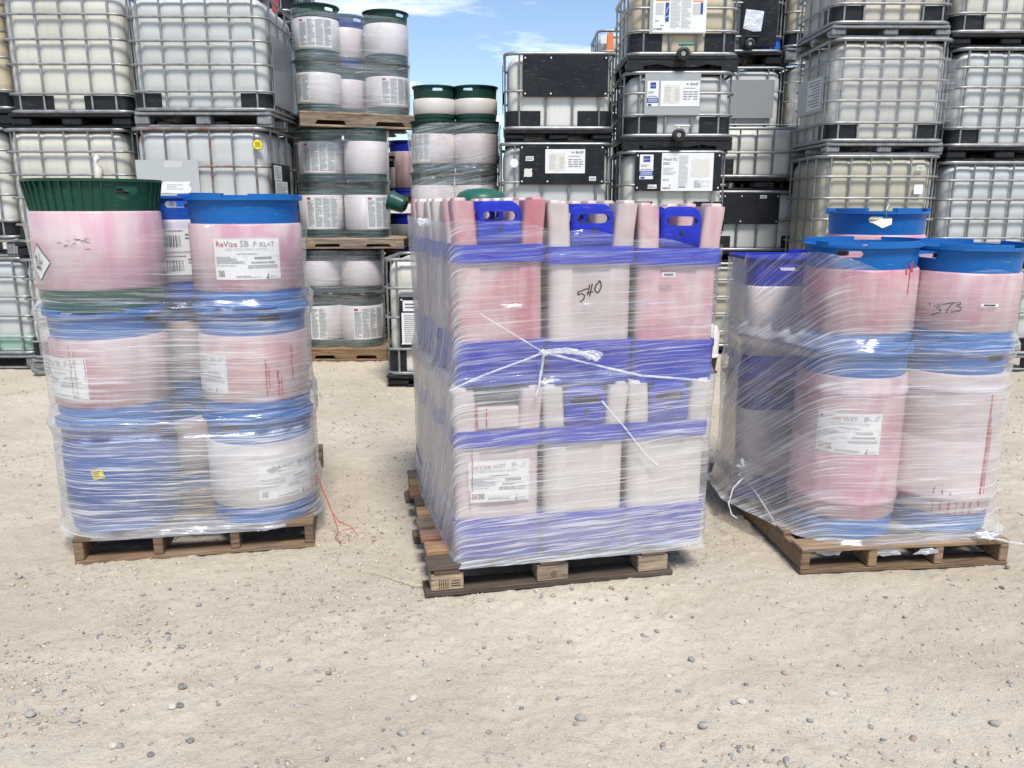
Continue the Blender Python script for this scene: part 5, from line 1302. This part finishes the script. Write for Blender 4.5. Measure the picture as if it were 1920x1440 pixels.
RK['bk2'] = keg('pink keg with a manila tag in its handle slot, back of the right load', (*bk, z2r), 0, RR, zf(396, 3.6) - z2r, rim=.105, base=.07, tint=(.52, .20, .24), group=GR, slots=(-.34, -.34 + pi), lips=((-1.3, -.62), (-.05, .5), (1.3, 2.4), (2.9, 4.2)))
sq = (1.225, 3.70); hq = (zf(480, 3.52) - RH) / 2
for q in range(2):
    keg(['square whitish keg with royal blue rims, lower one behind the tall pink drum', 'square whitish keg with royal blue rims, upper one behind the tall pink drum'][q], (*sq, RH + q * hq), .03, .182, hq - .003, ex=7.0, rim=.13, base=.12, ring=ROYAL if q else (.10, .11, .34), tint=(.60, .555, .55), group=GR, slots=(-.05, -.05 + pi), lips=((.6, 1.0), (2.1, 2.6)), flare=.010)
klabel(RK['fl'], RR, dirc(*fl) + .06, .252, zf(852, 3.07) - RH, zf(775, 3.07) - zf(852, 3.07), d_revize(WST, two=True))
drips(RK['fr2'], RR + .004, dirc(*fr) - .80, [(0, .30, .04, .004), (.004, .31, .28, .016), (.02, .29, .20, .003)]); drips(RK['fl2'], RR, dirc(*fl) + .95, [(0, .34, .22, .004), (.012, .345, .31, .008), (-.02, .33, .30, .005)])
drips(RK['fr'], RR, dirc(*fr) + .1, [(-.02 + .03 * q, .20 - .01 * q, .09, .004 + .003 * (q % 3)) for q in range(6)]); drips(RK['fr'], RR, dirc(*fr) + .9, [(0, .6, .12, .010), (.012, .5, .2, .005), (.022, .45, .16, .004)])
label_on(RK['fr2'], cyl_map(RR + .004, dirc(*fr) + .36, zf(572, 3.12) - z2r), .066, .012, lambda p, f: microtext(p, f, .012, .010, .042, .008, 1, 'ink', off=.012, th=.8), 4, off=.011, name='sticker')
mo = []
for x, y in (fl, fr, bk): mo += circle(x, y, RR + .008)
mo += [(sq[0] + x, sq[1] + y) for x, y in rrect(.375, .375, .04, 5, 1)]
def rtop(p, q):
    return z2r + .30 + .04 * max(0, -q.x) + .02 * sin(p.x * 11) - .03 * q.x * (q.y < 0)
def rhaze(z, p, q):
    s_ = max(0, -q.x)
    if z > z2r + .24: return .05 + .34 * s_
    if z > z2r + .10: return .11 + .34 * s_
    if z > z2r - .1: return .26 + .42 * s_
    return .24 + .42 * s_ + (.06 if z < RH + .15 else 0) + .12 * max(0, min(1, (p.x - 1.45) * 3))
film('clear stretch film round the right load of drums and kegs', mo, [(RH - .004, .055), (RH + .012, .032), (RH + .08, .012), (hoop[1] + RH, .014), (hoop[1] + RH + .05, .006), (hoop[0] + RH, .014), (hoop[0] + RH + .04, .006), (z2r - .05, .010), (z2r - .01, .028), (z2r + .004, .026), (z2r + .05, .004), (z2r + .38, .008)],
     rtop, rhaze, slope=lambda q: -.9 * max(0, -q.x) ** 2 + .02, seed=51, n=240)
rf = [o for o in bpy.data.objects if o.name.startswith('stretch_film')][-1]
mb = MB(); H3 = [[(1751.3, 574), (1761.6, 571.2), (1762.7, 574), (1755.9, 577.4), (1763.9, 580.9), (1761.6, 585.5), (1746.7, 590.5)], [(1766, 571.7), (1788, 566.7), (1777.7, 578.6), (1774, 586.6)], [(1790, 567.6), (1799.4, 566), (1801.7, 569.4), (1792.5, 574), (1802.9, 576.3), (1799.4, 583), (1783.4, 585)], [(1743, 568), (1743, 573)]]
def rcyl(u, v, o):
    r_ = RR + .034 + o; O = Vector((0, 0, CAM_H)); d = ray(u, v); cx, cy = fr; a = d.x ** 2 + d.y ** 2; b_ = 2 * (d.x * -cx + d.y * -cy); cc = cx * cx + cy * cy - r_ * r_
    t = (-b_ - math.sqrt(max(0, b_ * b_ - 4 * a * cc))) / 2 / a; return tuple(O + d * t)
for st in H3: stroke(mb, rcyl, st, 2.8, 'ink', .0)
part('handwriting', mb.mesh('handwriting', smooth=0), rf)
# film tails at the pallet
S0 = on_ground(1385, 868, .30); S0 = at(1392, 830, 3.66)
rope(rf, [at(1388, 800, 3.62), at(1400, 850, 3.58), at(1396, 890, 3.52)], .022, 'gathered_film'); crumple(rf, at(1397, 880, 3.50), .05, 81, 'gathered_film', (.7, .5, 1))
rope(rf, [at(1394, 895, 3.48), at(1375, 915, 3.43), at(1366, 945, 3.37), at(1372, 965, 3.33), at(1382, 972, 3.31)], .006, 'loose_tail'); rope(rf, [at(1400, 900, 3.48), at(1425, 935, 3.36), at(1450, 975, 3.24)], .004, 'loose_tail')
rope(rf, [at(1835, 1000, 3.08), at(1860, 1008, 3.05), at(1890, 1016, 3.04), at(1918, 1021, 3.03)], .006, 'loose_tail'); crumple(rf, at(1850, 1004, 3.05), .04, 82, 'loose_tail', (1.2, .6, .4))
for u, v, s_ in ((1560, 1034, .040), (1655, 1036, .045), (1735, 1034, .035)): crumple(rf, at(u, v, 3.03), s_, int(u), 'film_shred', (1.5, .25, .45))
# manila tag tied in the slot of the back keg
c_ = at(1652, 415, 3.56); mb = MB().mat('card'); mb.add([(c_.x - .045, c_.y - .012, c_.z - .004), (c_.x - .005, c_.y - .030, c_.z - .028), (c_.x + .035, c_.y - .026, c_.z - .012), (c_.x + .045, c_.y - .004, c_.z + .012), (c_.x - .006, c_.y - .010, c_.z + .010)], [(0, 1, 2, 3, 4)])
mb.mat('wire').tube([(c_.x + .02, c_.y - .008, c_.z + .01), (c_.x + .012, c_.y - .014, c_.z + .05), (c_.x + .026, c_.y - .006, c_.z + .075)], .0012, 5); thing('tag', 'blank manila tag wired into the handle slot of the back keg', 'tag', mesh=mb.mesh('tag', smooth=0))

# ------------------------------------------------------------------ small things
P = at(757, 385, 4.05)
mb = MB().mat('plastic').lathe([(.035, -.015), (.052, .0), (.062, .09), (.068, .094), (.066, .10), (.058, .095), (.05, .015)], 28).mesh('green_bucket', smooth=40)
o = thing('green_bucket', 'small green bucket lying tilted behind the centre load', 'bucket', P, 0, tilt=(-.2, -1.2), mesh=mb, color=(.018, .07, .055)); o.scale = (.75, .75, .75)
part('bail', MB().mat('wire').tube([(.064 * cos(q * pi / 10), .064 * sin(q * pi / 10), .09 + .06 * sin(q * pi / 10)) for q in range(11)], .0022, 5).mesh('bail'), o)
P = at(902, 372, 4.15)
thing('plastic_lid', 'domed green lid behind the blue handles of the centre load', 'lid', P, 0, mesh=MB().mat('plastic').lathe([(.13, -.05), (.128, .0), (.11, .028), (.07, .045), (.01, .05)], 28, cap1=True).mesh('plastic_lid', smooth=50), color=(.02, .10, .07))
P = on_ground(1328, 700)
t = thing('drum', 'white drum on a black foot peeping out beside the centre load', 'drum', (P.x, P.y, 0))
part('foot', MB().mat('rubber').lathe([(.07, 0), (.075, .02), (.055, .03), (.07, .14), (.075, .15)], 24, cap0=True).mesh('foot', smooth=30), t)
part('shell', MB().mat('hdpe').lathe([(.07, .15), (.085, .155), (.085, .17), (.075, .18), (.08, .36), (.06, .42), (.02, .44)], 24, cap1=True).mesh('shell', smooth=40), t, color=(.66, .65, .62))
a, b_ = on_ground(680, 1072), on_ground(800, 1102)
pts = [a.lerp(b_, k / 9) + Vector((0, .012 * sin(k * .7), .006 + .003 * sin(k))) for k in range(10)]
thing('straw', 'dry straw stalk on the ground beside the centre pallet', 'straw', mesh=MB().mat('straw').tube(pts, [.0008, .001, .001, .0012, .0016, .002, .002, .0022, .002, .001], 5).mesh('straw', smooth=60))
